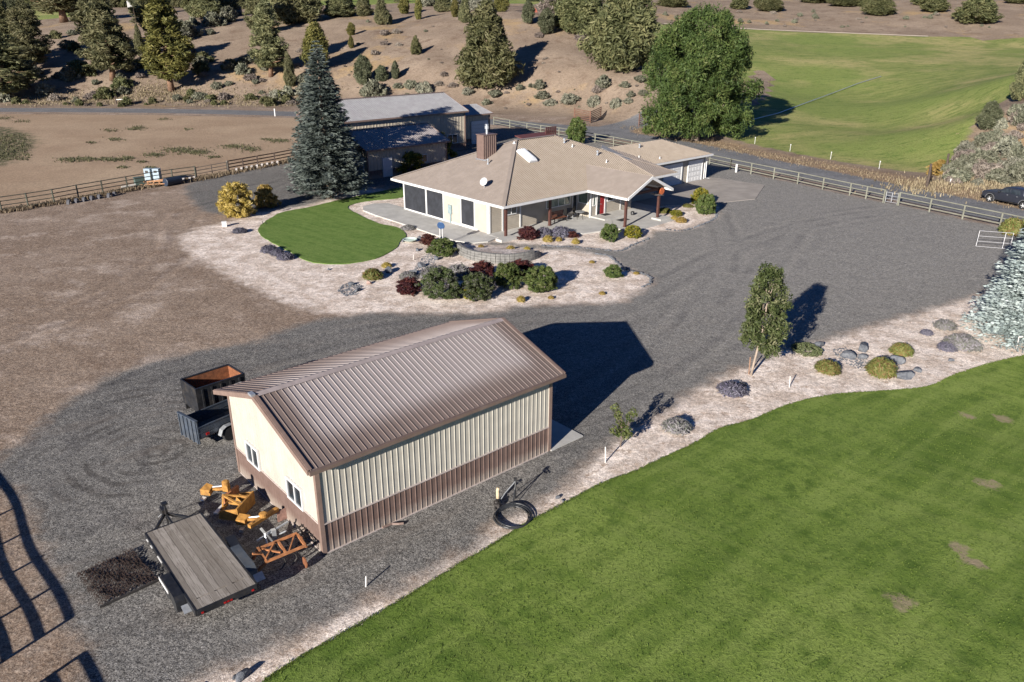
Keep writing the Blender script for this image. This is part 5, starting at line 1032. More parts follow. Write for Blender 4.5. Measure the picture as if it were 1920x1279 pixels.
part('wheel_arch',t,paint('grey_arch_trim',(.12,.12,.125),.5),TK)
# ================================================================ FOLIAGE
def rot_quads(C,S,N,asp,rg,up=None):
    """quads at C with size S facing roughly N"""
    k=len(C); t=rg.normal(size=(k,3)); 
    if up is not None: t=t*(1-up[1])+np.array(up[0])*up[1]*2
    N=N/np.linalg.norm(N,axis=1,keepdims=True); a=np.cross(N,t); a/=np.linalg.norm(a,axis=1,keepdims=True)+1e-9; b=np.cross(N,a)
    S=S[:,None]; a=a*S; b=b*S*asp
    V=np.stack([C-b,C+a*.55,C+b,C-a*.55],1).reshape(-1,3)   # diamond leaves
    F=np.arange(4*k).reshape(k,4); return V,F
def clumps(centers,rc,m,leaf,asp,rg,axis=None,vshift=None,flat=1.,outw=.6,up=None):
    k=len(centers); C0=np.repeat(centers,m,0); R0=np.repeat(rc,m); d=rg.normal(size=(k*m,3)); d/=np.linalg.norm(d,axis=1,keepdims=True)
    r=rg.uniform(.35,1,size=k*m)**.6; off=d*(R0*r)[:,None]; off[:,2]*=flat; C=C0+off
    N=d*outw+rg.normal(size=d.shape)*(1-outw)*.8; S=leaf*rg.uniform(.6,1.35,size=k*m)
    V,F=rot_quads(C,S,N,asp,rg,up); cv=rg.uniform(0,1,k) if vshift is None else vshift; v=np.clip(np.repeat(cv,m)*.65+rg.uniform(-.05,.4,k*m),0,1)
    return V,F,v
def crown_mesh(name,mat,seed,H,prof,ncl,rc,m,leaf,asp=1.8,z0=.1,fill=.45,lump=.25,flat=.85,outw=.55,gap=.15,up=None):
    """prof(t)-> radius ; crown from z0*H to H"""
    rg=np.random.default_rng(seed); ph=rg.uniform(0,6.28,6); cs=[];i=0
    while len(cs)<ncl and i<ncl*20:
        i+=1; t=rg.uniform(0,1); R_=prof(t)
        if rg.uniform()>max(R_,.12)/max(prof(.3),prof(.5),prof(.1),1e-3): continue
        a=rg.uniform(0,2*PI); l=1+lump*(math.sin(a*2+ph[0]+t*4)*.5+math.sin(a*3+ph[1]-t*7)*.5+math.sin(a*5+ph[2]+t*11)*.4)
        if gap and (math.sin(a*3+ph[3]+t*9)*math.sin(t*13+ph[4]+a)>1-gap*1.6): continue
        rr=R_*l*(fill+(1-fill)*rg.uniform(0,1)**.45); cs.append((rr*math.cos(a),rr*math.sin(a),H*(z0+(1-z0)*t)))
    cs=np.array(cs); rcs=rc*rg.uniform(.6,1.3,len(cs)); V,F,v=clumps(cs,rcs,m,leaf,asp,rg,flat=flat,outw=outw,up=up)
    return fast_mesh(name,V,F,mat,False,None,{'v':v})
def trunk_mesh(name,mat,seed,H,r,limbs=6,spread=.3,lean=.03,t0=.25,up=.5):
    rg=random.Random(seed); t=MB(); pts=[];x=y=0
    for i in range(7): f=i/6; pts.append((x,y,H*f*.92)); x+=rg.uniform(-1,1)*lean*H/6; y+=rg.uniform(-1,1)*lean*H/6
    t.tube(pts,[r*(1.25 if i==0 else 1)*(1-.85*i/6) for i in range(7)],8)
    for k in range(limbs):
        f=t0+(.85-t0)*k/max(1,limbs-1); i=min(5,int(f*6)); p=Vector(pts[i]).lerp(Vector(pts[i+1]),f*6-i); a=rg.uniform(0,6.28); L=H*spread*(1.1-f*.7)
        q=p+Vector((math.cos(a)*L*.5,math.sin(a)*L*.5,L*up*.5)); e=p+Vector((math.cos(a)*L,math.sin(a)*L,L*up)); rr=r*(1-f)*.55+.012*H/6
        t.tube([p,q,e],[rr,rr*.65,rr*.2],6)
    return t.mesh(name,mat,True)
BARK=paint('grey_brown_bark',(.13,.095,.07),.9,0,.3,5,None,.4); BARKR=paint('reddish_pine_bark',(.2,.12,.075),.9,0,.3,4,None,.4); BARKL=paint('pale_bark',(.3,.24,.19),.9,0,.2,5)
LJ=leafmat('juniper_foliage',[(.052,.06,.026),(.108,.116,.05),(.175,.176,.08),(.23,.215,.105)],.35)
LJ2=leafmat('yellowish_juniper_foliage',[(.055,.056,.016),(.115,.115,.033),(.185,.172,.05),(.22,.19,.065)])
LP=leafmat('dull_pine_foliage',[(.075,.08,.04),(.15,.155,.078),(.235,.23,.115),(.29,.27,.15)],.45)
LG=leafmat('grey_green_foliage',[(.05,.058,.032),(.09,.1,.055),(.13,.14,.08),(.16,.16,.1)])
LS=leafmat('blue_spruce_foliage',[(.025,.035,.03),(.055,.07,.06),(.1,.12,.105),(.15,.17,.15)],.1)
LS2=leafmat('silver_spruce_foliage',[(.12,.15,.14),(.23,.28,.27),(.35,.41,.395),(.43,.48,.465)],.15)
LW=leafmat('broad_leaf_foliage',[(.028,.05,.014),(.055,.09,.024),(.095,.14,.038),(.15,.17,.055)],.3)
LYS=leafmat('yellow_autumn_foliage',[(.13,.11,.03),(.34,.24,.05),(.52,.38,.12),(.58,.47,.22)],.35)
LYG=leafmat('yellow_green_foliage',[(.06,.085,.01),(.14,.15,.02),(.25,.22,.03),(.32,.27,.05)],.3)
LGR=leafmat('shrub_green_foliage',[(.03,.05,.014),(.068,.1,.026),(.115,.15,.042),(.17,.17,.08)],.25)
LLV=leafmat('lavender_foliage',[(.09,.095,.075),(.17,.18,.14),(.21,.2,.2),(.28,.26,.28)],.3)
LMR=leafmat('maroon_foliage',[(.025,.008,.01),(.06,.018,.02),(.1,.03,.028),(.17,.07,.045)],.3)
LSG=leafmat('sagebrush_foliage',[(.075,.078,.052),(.135,.14,.095),(.2,.2,.145),(.25,.24,.17)],.2)
LSG2=leafmat('pale_sagebrush_foliage',[(.1,.1,.075),(.18,.18,.135),(.26,.255,.195),(.33,.31,.235)],.2)
LDR=leafmat('dry_grass_blades',[(.11,.085,.055),(.2,.155,.1),(.31,.245,.16),(.4,.33,.22)],.3)
LDK=leafmat('dry_twigs',[(.1,.08,.065),(.17,.14,.12),(.24,.2,.17),(.28,.24,.2)],.1)
# --- prototypes
jun=[]
jprof=[lambda t:2.9*(1-t)**.62*(.55+.45*min(1,t*5)), lambda t:2.5*math.sin(PI*min(1,(t*.86+.12)))**.7*(1-.25*t), lambda t:3.0*(1-t**1.6)*(.6+.4*min(1,t*6))]
for i,(mat,pf) in enumerate(((LJ,jprof[0]),(LJ2,jprof[1]),(LJ,jprof[2]),(LG,jprof[1]),(LP,jprof[0]))):
    jun.append((trunk_mesh('trunk',BARK,i,8,.26,7,.28,.05,.15),crown_mesh('crown',mat,11+i,8.6,pf,330,.58,52,.135,2.1,.06 if i!=3 else .1,.4,.28,1.15,.5,.2)))
pine=[]
for i,mat in enumerate((LP,LJ2,LP)):
    pine.append((trunk_mesh('trunk',BARKR,20+i,15,.33,14,.17,.04,.2,.25),crown_mesh('crown',mat,31+i,15.5,lambda t:2.6*(1-t)**.6*(.45+.55*min(1,t*5)),330,.66,52,.15,2.3,.15,.35,.5,.8,.5,.55)))
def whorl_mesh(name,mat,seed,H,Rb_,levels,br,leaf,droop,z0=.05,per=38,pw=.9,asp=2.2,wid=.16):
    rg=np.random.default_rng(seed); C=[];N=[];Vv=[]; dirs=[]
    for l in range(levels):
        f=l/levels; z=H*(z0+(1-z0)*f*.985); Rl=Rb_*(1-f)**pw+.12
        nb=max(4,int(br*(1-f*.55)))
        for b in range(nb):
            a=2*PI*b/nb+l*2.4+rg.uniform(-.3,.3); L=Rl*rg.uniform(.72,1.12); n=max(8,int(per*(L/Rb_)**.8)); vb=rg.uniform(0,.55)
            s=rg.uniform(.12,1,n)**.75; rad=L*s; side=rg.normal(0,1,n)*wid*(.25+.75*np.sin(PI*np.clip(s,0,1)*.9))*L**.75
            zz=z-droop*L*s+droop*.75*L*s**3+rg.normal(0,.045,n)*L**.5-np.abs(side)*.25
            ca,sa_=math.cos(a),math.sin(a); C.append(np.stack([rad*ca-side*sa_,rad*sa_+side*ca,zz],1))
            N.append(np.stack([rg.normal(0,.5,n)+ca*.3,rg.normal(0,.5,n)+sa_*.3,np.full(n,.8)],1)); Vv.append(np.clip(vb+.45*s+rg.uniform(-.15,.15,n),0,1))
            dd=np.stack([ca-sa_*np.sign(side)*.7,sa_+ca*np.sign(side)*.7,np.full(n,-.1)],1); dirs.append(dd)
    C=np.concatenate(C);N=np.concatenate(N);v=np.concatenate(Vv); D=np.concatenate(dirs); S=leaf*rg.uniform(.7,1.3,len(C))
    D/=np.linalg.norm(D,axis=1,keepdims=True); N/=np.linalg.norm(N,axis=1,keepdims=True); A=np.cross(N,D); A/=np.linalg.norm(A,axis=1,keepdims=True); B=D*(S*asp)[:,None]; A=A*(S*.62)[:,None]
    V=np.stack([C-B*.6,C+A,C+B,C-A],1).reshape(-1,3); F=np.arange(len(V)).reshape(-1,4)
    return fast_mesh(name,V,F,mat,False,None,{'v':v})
def tree(name,label,cat,meshes,loc,h,hbase,wscale=1,rz=None,group=None,sub=('trunk','crown')):
    s=h/hbase; T=thing(name,label,cat,loc,random.uniform(0,6.28) if rz is None else rz,group); T.scale=(s*wscale,s*wscale,s)
    for nm,me in zip(sub,meshes): link(nm,me,T)
    return T
def hm(p,pxh): return pxh*depth(p)/FOC/math.cos(PITCH*.62)
def place_tree(name,label,cat,meshes,u,v,wpx,hpx,hbase,wbase,group=None,rz=None,sink=.15,sub=('trunk','crown')):
    p=at(u,v); h=hm(p,hpx); wm=wpx*depth(p)/FOC; p=p-np.array([0,0,sink]); return tree(name,label,cat,meshes,p,h,hbase,(wm/wbase)/(h/hbase),rz,group,sub)
G1='junipers and pines on the left hillside'
# big individual trees: u,v(base),w,h
for (k,kind,u,v,w_,h_,lb) in ((0,'pine',18,188,120,118,'dark bushy pine at the left edge just above the road'),(2,'pine',66,132,72,118,'dark twin-like pine second from the left edge, by the green field'),(0,'pine',22,128,74,118,'tall dull pine at the far upper left corner'),
    (2,'pine',212,150,92,150,'broad grey-green pine, third large tree from the left above the road'),(1,'pine',322,171,92,168,'tall yellow-green pine with bare dark trunk above the left road'),(0,'pine',190,100,70,120,'dull pine rising behind the broad grey-green pine'),
    (2,'pine',508,143,68,132,'slim dark pine with a thin trunk, left of the tall spruce'),(0,'pine',290,70,64,90,'pine behind the yellow-green tree near the top edge'),(2,'pine',486,66,50,90,'pine at the top edge above the slim dark pine')):
    place_tree('pine_tree',lb,'pine tree',pine[k],u,v,w_,h_,15.5,5.6)
place_tree('pine_tree','tall pine with bare reddish trunk standing before the far green field','pine tree',pine[0],121,42,100,120,15.5,4.9)
for (k,u,v,w_,h_,lb) in ((0,912,165,112,142,'large olive juniper standing alone on the slope above the barn'),(2,1170,130,124,168,'very large rounded juniper at the foot of the slope beside the big green tree'),(2,1095,62,90,95,'broad juniper behind the crest, left of the very large rounded juniper'),
    (0,1060,50,60,80,'dark juniper on the crest right of the red arch'),(4,555,44,90,90,'spreading juniper at the top edge on the slope crest'),(4,385,34,64,56,'dark juniper at the top edge behind the left slope'),(3,428,30,46,48,'dark conifer beside the white post near the top edge'),
    (1,595,130,54,78,'pale olive juniper showing just behind the tall spruce'),(4,545,162,24,58,'small narrow dark juniper left of the tall spruce'),(3,682,160,38,52,'grey-green juniper on the slope right of the tall spruce'),(3,742,148,17,32,'narrow young juniper right of the pair above the barn'),(3,716,152,26,28,'low grey bush-like juniper between two young junipers'),
    (0,780,102,22,32,'lone small juniper in the middle of the bare slope'),(1,659,66,18,22,'small sparse juniper high on the slope'),(1,659,90,11,22,'tiny sparse juniper below another on the high slope'),(4,716,46,28,50,'leggy juniper on the crest with a bent trunk'),(3,731,46,12,19,'very small juniper beside the leggy one on the crest'),(1,785,36,16,38,'narrow yellow-green juniper on the crest'),
    (1,758,26,22,30,'feathery juniper on the crest left of the narrow one'),(4,683,30,34,36,'low dark juniper clump on the crest'),(4,637,32,62,40,'spreading olive juniper with bare limbs on the crest'),(4,872,42,27,42,'dark juniper on the crest just left of the lone large juniper'),(1,853,32,16,32,'thin juniper on the crest beside the dark one'),
    (3,990,44,28,38,'loose juniper on the crest left of the red arch'),(3,1025,64,36,44,'bushy grey-green juniper in front of the red arch'),(1,940,22,30,36,'yellowish juniper at the top edge above the large lone juniper'),(4,831,22,36,34,'broad olive juniper at the top edge on the crest'),
    (0,1386,17,38,26,'juniper at the top edge, left one beyond the pasture'),(0,1424,13,22,22,'small juniper between two others beyond the pasture'),(2,1444.5,21,44,29,'rounded juniper beyond the pasture with a short trunk'),(2,1528,5,50,26,'juniper cut by the top edge beyond the pasture, centre'),(2,1584,11,54,26,'wide juniper on dark trunk at the top edge beyond the pasture'),(0,1619,12,30,26,'slim juniper at the top edge beyond the pasture'),
    (2,1649,28,52,36,'dense rounded juniper beyond the pasture, nearest the field there'),(2,1731,9,40,26,'juniper at the top edge right of the dense rounded one'),(0,1753,22,46,30,'olive juniper with low bush beneath, beyond the pasture'),(2,1828,42,76,52,'widest low juniper beyond the pasture near the right edge'),(2,1907,6,40,24,'juniper in the top right corner'),(2,1263,13,50,26,'juniper at the top edge beside the big tree top'),(0,1590,-4,60,30,'juniper row at the top edge, upslope'),
    (4,1916,188,48,84,'dark juniper cut by the right edge above the sagebrush'),(3,1851,244,40,52,'pale grey-green rounded juniper at the pasture edge on the right')):
    place_tree('juniper_tree',lb,'juniper',jun[k],u,v,w_,h_,8.6,5.6)
# background woods beyond the far fields: individual trees
for i in range(26):
    u=-10+i*19+random.uniform(-5,5); place_tree('far_tree','dark tree in the line of woods behind the far left field','tree',jun[(4,0,3)[i%3]],u,random.uniform(13,17),30,random.uniform(24,36),8.6,5.6,'trees along the back of the far left field',sink=.5)
for i in range(22):
    u=560+i*24+random.uniform(-8,8); place_tree('far_tree','distant olive tree along the top edge behind the slope','tree',jun[(4,1,3,0)[i%4]],u,random.uniform(-2,6),28,random.uniform(16,26),8.6,5.6,'distant trees behind the bare slope',sink=.5)
for i in range(16):
    u=1245+i*45+random.uniform(-10,10); place_tree('far_tree','distant juniper high on the slope beyond the pasture','tree',jun[(2,0)[i%2]],u,-22+random.uniform(-6,6),45,26,8.6,5.6,'junipers high beyond the pasture',sink=.5)
# spruces
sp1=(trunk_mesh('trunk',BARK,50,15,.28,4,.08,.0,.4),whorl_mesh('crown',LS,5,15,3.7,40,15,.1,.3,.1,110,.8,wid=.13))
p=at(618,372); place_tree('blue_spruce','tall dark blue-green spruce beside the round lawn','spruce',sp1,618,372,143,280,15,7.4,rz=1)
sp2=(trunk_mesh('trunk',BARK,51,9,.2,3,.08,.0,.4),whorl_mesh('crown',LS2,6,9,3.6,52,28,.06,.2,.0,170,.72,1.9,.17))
q=G(1978,634); tree('blue_spruce','pale silver-blue spruce at the right edge of the gravel yard','spruce',sp2,q,12.6,9,.9,2)
place_tree('blue_spruce','dark spruce almost hidden behind the tall front spruce, added to shade the workshop','spruce',sp1,612,336,138,238,15,7.8,'spruces added behind the tall one for their shade',rz=4)  # extra spruce, added so that its shadow falls on the workshop and barn
place_tree('blue_spruce','dark spruce almost hidden behind the tall front spruce, added to shade the workshop','spruce',sp1,618,350,138,248,15,7.8,'spruces added behind the tall one for their shade',rz=2.6)  # another added spruce, widens the shade on the workshop roof
tree('small_spruce','small black-green spruce between two tall pines on the left slope','spruce',(sp1[0],jun[4][1]),at(265,106),hm(at(265,106),54),15 if False else 8.6,.5)
# big broadleaf tree
BH=19.; rg=np.random.default_rng(77)
bm_=crown_mesh('crown',LW,91,BH,lambda t:7.3*min(1,.86+t*.5)*math.sqrt(max(0,1-(max(0,t-.4)/.6)**2.6)),1000,.95,92,.125,2.1,.09,.45,.3,1.1,.5,.3)
TB=place_tree('big_leafy_tree','huge dark green leafy tree beside the road spur at the pasture corner','tree',(trunk_mesh('trunk',BARKL,60,17,.62,14,.33,.05,.12,.6),bm_),1303,264,200,222,BH,17.6,rz=.4)
# side branch sprays on the upper right of the big tree
# columnar small tree, ornamental, bushes by the barn
tm=trunk_mesh('trunk',BARK,61,4,.09,8,.25,.03,.15,.8)
place_tree('columnar_tree','small dense upright green tree behind the house ridge','tree',(tm,crown_mesh('crown',LGR,93,4.4,lambda t:1.1*math.sin(PI*min(1,t*.8+.15))**.6,150,.3,40,.1,2,.08,.4,.2,1.3)),1081,270,31,48,4.4,2.3)
bush_leafy=crown_mesh('crown',LYG,94,3,lambda t:1.5*math.sin(PI*min(1,t*.8+.18))**.6,90,.36,36,.12,1.7,.05,.3,.5,1,.5,.4)
place_tree('leafy_bush','dark leafy bush with yellow leaves in the shade by the workshop door','shrub',(bush_leafy,),772,326,62,40,3,3.2,sub=('foliage',)); place_tree('leafy_bush','taller bush with sunlit yellow leaves at the workshop corner','shrub',(bush_leafy,),820,308,62,56,3,3.2,sub=('foliage',))
# leaning young tree
lt=MB(); lt.tube([(0,0,0),(.1,.05,.8),(.22,.1,1.7),(.35,.1,2.8),(.4,.15,4.2),(.42,.15,5.2)],[.07,.06,.055,.045,.03,.012],8)
for k in range(12):
    a=k*2.4; z=1.4+k*.28; lt.tube([(.25,.1,z),(.25+.35*math.cos(a),.1+.35*math.sin(a),z+.55),(.25+.45*math.cos(a),.1+.45*math.sin(a),z+1.1)],[.025,.018,.006],5)
def lp(t): return 1.12*math.sin(PI*min(1,t*.72+.2))**.7*(1-.15*t)
lc=crown_mesh('crown',leafmat('young_tree_leaves',[(.025,.035,.012),(.055,.072,.022),(.1,.115,.045),(.2,.19,.11)],.25),95,5.9,lp,340,.24,36,.06,1.7,.26,.3,.45,1.3,.5,.35)
T=thing('young_tree','slender young leafy tree leaning over its long shadow by the gravel yard','tree',G(1408,704)); part('trunk',lt,BARKL,T,smooth=True); link('crown',lc,T).location=(.35,.12,0)
t=MB(); t.tube([(0,0,0),(.05,0,.6),(.0,.1,1.3),(-.1,.1,1.9)],[.03,.025,.02,.01],6); t.tube([(.05,0,.6),(.3,.1,1.1),(.45,.1,1.7)],[.02,.015,.006],6); t.tube([(.02,.05,.9),(-.25,0,1.5),(-.3,0,2.0)],[.018,.012,.005],6)
T=thing('sapling','small sparse sapling of green leaf tufts between shed and lawn','sapling',G(1163,838)); part('stem',t,BARK,T)
cs=np.array([(-.32,0,1.95),(-.2,.05,1.6),(.5,.1,1.65),(.35,.1,1.4),(0,0,.7),(.15,.1,.85),(-.2,0,.75),(.3,-.05,.75),(.05,.2,1.0),(-.35,-.1,.9),(-.05,.1,1.2),(.2,.15,.5)]); V,F,v=clumps(cs,np.full(len(cs),.22),60,.055,1.6,rng); link('leaves',fast_mesh('leaves',V,F,LGR,False,None,{'v':v}),T)
# ---- shrubs
def shrub_mesh(name,mat,seed,r,h,ncl,m,leaf,asp=1.8,rc=.12,spiky=0,fill=.6,lump=.1,gap=0):
    rg=np.random.default_rng(seed)
    if spiky:
        n=ncl; a=rg.uniform(0,2*PI,n); el=np.arccos(rg.uniform(.15,1,n)); d=np.stack([np.cos(a)*np.sin(el)*r,np.sin(a)*np.sin(el)*r,np.cos(el)*h],1); d*=rg.uniform(.75,1.08,n)[:,None]
        N=np.cross(d,rg.normal(size=d.shape)); N/=np.linalg.norm(N,axis=1,keepdims=True); w_=leaf*rg.uniform(.6,1.4,n); base=d*.08; L=d*1.0
        V=np.stack([base-N*w_[:,None]*.3,base+N*w_[:,None]*.3,L+N*w_[:,None]*.5,L-N*w_[:,None]*.5],1).reshape(-1,3); F=np.arange(4*n).reshape(-1,4); v=np.clip(rg.uniform(0,.7,n)+.3*(d[:,2]/h),0,1)
        # tips
        k=n; C=d*rg.uniform(.8,1.05,k)[:,None]; V2_,F2_=rot_quads(C,np.full(k,leaf*1.9),N*.5+d/np.linalg.norm(d,axis=1,keepdims=True),2.2,rg); V=np.vstack([V,V2_]); F=np.vstack([F,F2_+4*n]); v=np.concatenate([v,np.clip(rg.uniform(.35,1,k),0,1)])
        return fast_mesh(name,V,F,mat,False,None,{'v':v})
    return crown_mesh(name,mat,seed,h,lambda t:r*math.sqrt(max(0,1-(max(0,t-.25)/.78)**2))*(.82+.18*min(1,t*4)),ncl,rc,m,leaf,asp,.04,fill,lump,1,.6,gap)
SM={'ball':shrub_mesh('foliage',LGR,101,1,1.75,330,44,.038,1.9,.14,lump=.3,fill=.5),'ballp':shrub_mesh('foliage',leafmat('purple_tipped_green_foliage',[(.03,.05,.015),(.062,.09,.026),(.1,.115,.06),(.15,.125,.16)],.25),102,1,1.75,330,44,.038,1.9,.14,lump=.3,fill=.5),
 'maroon':shrub_mesh('foliage',LMR,103,1,1.8,210,26,.06,2.2,.16,lump=.3,fill=.35,gap=.2),'lav':shrub_mesh('foliage',LLV,104,1,.9,900,1,.04,spiky=1),'lavd':shrub_mesh('foliage',leafmat('dark_lavender_foliage',[(.04,.045,.045),(.08,.085,.09),(.11,.1,.15),(.17,.165,.19)],.2),108,1,.9,800,1,.042,spiky=1),
 'grass':shrub_mesh('foliage',leafmat('green_gold_grass_foliage',[(.05,.07,.015),(.1,.13,.03),(.19,.19,.06),(.2,.1,.05)],.3),105,1,1.1,1100,1,.045,spiky=1),'gold':shrub_mesh('foliage',leafmat('gold_tuft_foliage',[(.1,.08,.02),(.24,.18,.04),(.36,.26,.06),(.4,.32,.14)],.3),106,1,1.2,500,1,.05,spiky=1),
 'yg':shrub_mesh('foliage',LYG,107,1,1.6,240,34,.05,1.8,.15,lump=.15),'yellow':shrub_mesh('foliage',LYS,109,1,2.0,420,26,.04,3.4,.12,lump=.5,fill=.25,gap=.45),'thyme':shrub_mesh('foliage',leafmat('grey_green_mat_foliage',[(.06,.075,.03),(.1,.12,.05),(.14,.155,.075),(.17,.18,.1)],.2),110,1,.5,300,30,.035,1.6,.1)}
def shrub(kind,u,v,wpx,lb,name='shrub',cat='shrub',hs=1.,group=None):
    "u,v: centre of its foot on the ground"
    p=np.array(G(u,v)) if v>255 else at(u,v); r=wpx*depth(p)/FOC/2; T=tag(link(name,SM[kind],None,p,random.uniform(0,6.28),(r*random.uniform(.88,1.1),r*random.uniform(.88,1.1),r*hs)),lb,cat,group); return T
S_=[('ballp',826,556,72,'largest rounded shrub, dark green with purple tips, second in the row',.85),('ballp',896,556,58,'round green shrub with a yellow left flank in the bed row',.85),('ball',952,535,56,'round green shrub between the yellow-flanked one and the right-hand one',.85),('ball',1013,541,62,'rightmost round green shrub of the bed row',.75),
('maroon',767,548,44,'maroon shrub with an orange side at the left end of the bed row',.68),('maroon',905,520,44,'tall dark maroon shrub behind the round shrubs, left',.75),('maroon',975,515,48,'dark maroon shrub behind the round shrubs, right',.62),('lav',815,520,60,'grey-violet lavender behind the largest round shrub',.8),('lav',860,519,56,'grey-violet lavender mound behind the row, further right',.9),('lav',765,522,36,'pale dry lavender left behind the maroon shrub',.8),
('ball',828,476,50,'green shrub with white flowers under the blue disc ornament',.62),('maroon',803,458,30,'small reddish-green shrub left of the white-flowered shrub',.7),('grass',699,522,42,'yellow-green shrub by a pink boulder below the round lawn',.8),('gold',725,501,22,'small tan tuft behind a grey boulder below the lawn',.7),
('lavd',505,472,34,'dark lavender, first of three along the lower left lawn edge',.8),('lavd',520,478,30,'dark lavender, middle of three along the lower left lawn edge',.8),('lavd',536,485,36,'dark lavender, last of three along the lower left lawn edge',.7),('lavd',450,436,28,'small grey-violet plant left of the round lawn',.7),('lav',765,430,26,'grey-green low plant at the patio kerb by the lawn tip',.7),
('maroon',990,448,34,'dark red barberry left of the purple ones before the porch',.75),('lavd',1020,443,38,'purple-grey shrub left of another before the porch slab',.95),('lavd',1052,442,40,'purple-grey shrub right of another before the porch slab',.95),('maroon',1073,445,20,'low maroon tuft right of the purple-grey shrubs',.6),
('gold',1027,453,20,'gold-green tuft under the purple-grey shrubs',1),('gold',1048,452,14,'small tan tuft between gold tufts before the porch',.9),('gold',1079,457,16,'round gold tuft alone in the upper bed',1.1),('ball',1143,450,34,'round green shrub with white flowers before the entry slab',1.0),('yg',1186,444,32,'leafy lime-green shrub beside the entry post',.8),
('gold',902,466,14,'small yellow tuft on the raised strip, left',.9),('gold',957,470,18,'straw-coloured tuft on the raised strip, centre',.9),('gold',988,470,14,'straw tuft on the raised strip, right',.9),('ball',1150,519,30,'small round green shrub at the right end of the pale bed',.85),
('gold',977,565,20,'yellow tuft below the row of round shrubs',.9),('gold',1033,560,12,'tiny dry tuft right of the yellow one',.8),('gold',1129,552,14,'tiny green-gold tuft near the bed tip',.7),('gold',1110,493,12,'tiny orange-brown tuft in the right half of the bed',.7),('gold',1193,514,13,'tiny tuft beside the stone edging at the bed tip',.6),
('yg',1313,384,34,'yellow-flowering shrub behind the large garage-side shrub',1.1),('ball',1322,400,40,'large green-gold shrub at the corner of the garage apron',1.0),('gold',1277,417,22,'yellow tuft in the bed right of the entry posts',.8),('yg',1268,404,24,'dark green plant in the shade beside the copper-topped post',.5),('grass',1245,398,30,'shaded dark groundcover behind the copper-topped post',.5),('gold',1264,412,14,'thin pale tuft beside the entry slab edge',.9),('grass',1290,388,20,'pale blue-green low plant before the garage-side shrub',.5),
('yellow',447,405,62,'large bright yellow autumn shrub left of the round lawn',.98),('yellow',499,388,40,'smaller olive and yellow shrub right of the large yellow one',1.0),
('lavd',1372,735,62,'purple-grey lavender by the leaning young tree',.62),('lav',1268,804,56,'dry grey-violet lavender between sapling and leaning tree',.75),('thyme',1512,659,60,'flat grey-green mat plant beside the boulders',.7),('grass',1551,697,48,'green-gold tufted shrub with red tips left of the round one',.85),('grass',1651,702,62,'large round green-gold tufted shrub among the boulders',.95),('grass',1689,664,42,'rusty-red and green tufted shrub behind the large round one',.9),
('lavd',1737,627,26,'small dark purple lavender right of the rusty shrub',.8),('lav',1771,615,42,'grey-green lavender below the white gravel edge, upper',.8),('lav',1803,651,66,'largest grey lavender left of the silver spruce',.8),('lavd',1776,655,36,'small blue-grey lavender in front of the largest lavender',.8),('grass',1897,440,44,'olive-green shrub behind the top of the silver spruce',1.3),
('lav',1390,724,20,'small grey plant beside the thin white stake',.7)]
for s in S_: shrub(s[0],s[1],s[2],s[3],s[4],hs=s[5])
shrub('yg',883,560,26,'yellow foliage patch on the left flank of a round shrub',hs=1.1)
# boulders
def rock_mesh(seed,mat,flat=.6):
    b=bmesh.new(); bmesh.ops.create_icosphere(b,subdivisions=3,radius=1); rg=random.Random(seed)
    pl=[(Vector((rg.gauss(0,1),rg.gauss(0,1),rg.gauss(0,.8))).normalized(),rg.uniform(.42,.8)) for _ in range(11)]
    for v_ in b.verts:
        for n_,d in pl:
            e=v_.co.dot(n_)-d
            if e>0: v_.co-=n_*e
        v_.co*=1+rg.uniform(-.015,.015); v_.co.z*=flat
    me=bpy.data.meshes.new('rock'); b.to_mesh(me); b.free(); me.materials.append(mat); return me
GRK=Mat('blue_grey_basalt',.85,0,.25); GRK.col(GRK.mix(GRK.ramp(GRK.noise(2.5,5,.7),.35,.7),(.075,.082,.097),(.16,.168,.182))); GRK.bump(GRK.noise(6,5,.7),.6,.05); GRK=GRK.m
PRK=paint('pinkish_boulder',(.3,.21,.18),.9,0,.2,3,None,.3)
RK=[rock_mesh(i,GRK) for i in range(4)]; RP=rock_mesh(9,PRK)
for u,v,w_,lb in ((1617,657,32,'blue-grey boulder at the back of the group, topmost'),(1588,670,28,'blue-grey boulder left of the topmost one'),(1685,680,32,'blue-grey boulder right of the round tufted shrub'),(1697,709,34,'flat slab boulder at the front of the group'),(1535,650,24,'grey boulder beside the flat mat plant'),(1719,696,16,'small round stone right of the boulders'),(1784,677,12,'small dark stone below the lavenders'),(1618,672,18,'low stone just under the topmost boulder'),(1824,560,12,'small lone stone at the gravel edge near the silver spruce'),
   (728,510,22,'mauve-grey boulder below the round lawn'),(692,532,16,'pink boulder touching the yellow-green shrub'),(790,500,18,'dark boulder at the dry creek, left of the lavender'),(658,535,14,'dark boulder at the left pebble patch'),(671,546,14,'dark red-black boulder at the right of the pebble patch'),(818,487,14,'brown stone under the white-flowered shrub'),(775,512,16,'flat dark boulder at the foot of the dry creek'),
   (788,449,14,'dark stone beside the pale basin, right'),(756,453,10,'dark stone beside the pale basin, left'),(846,460,22,'dark boulder behind the white-flowered shrub'),(858,462,16,'slate boulder at the left end of the block wall'),(1046,934,11,'small grey rock near the lawn right of the hose'),(1056,940,8,'tiny grey rock beside a bigger one right of the hose'),(458,1268,34,'blue-grey boulder at the bottom edge by the lawn'),(440,1272,14,'small stone beside the bottom-edge boulder'),(616,506,7,'tiny dark stone below the round lawn edge'),(782,470,12,'flat dark stone above the white garden stake')):
    p=G(u,v); r=w_*depth(p)/FOC/2*1.15; tag(link('boulder',RP if 'pink' in lb else random.choice(RK),None,p+np.array([0,0,r*.25]),random.uniform(0,6.28),(r,r*.75,r)),lb,'boulder')
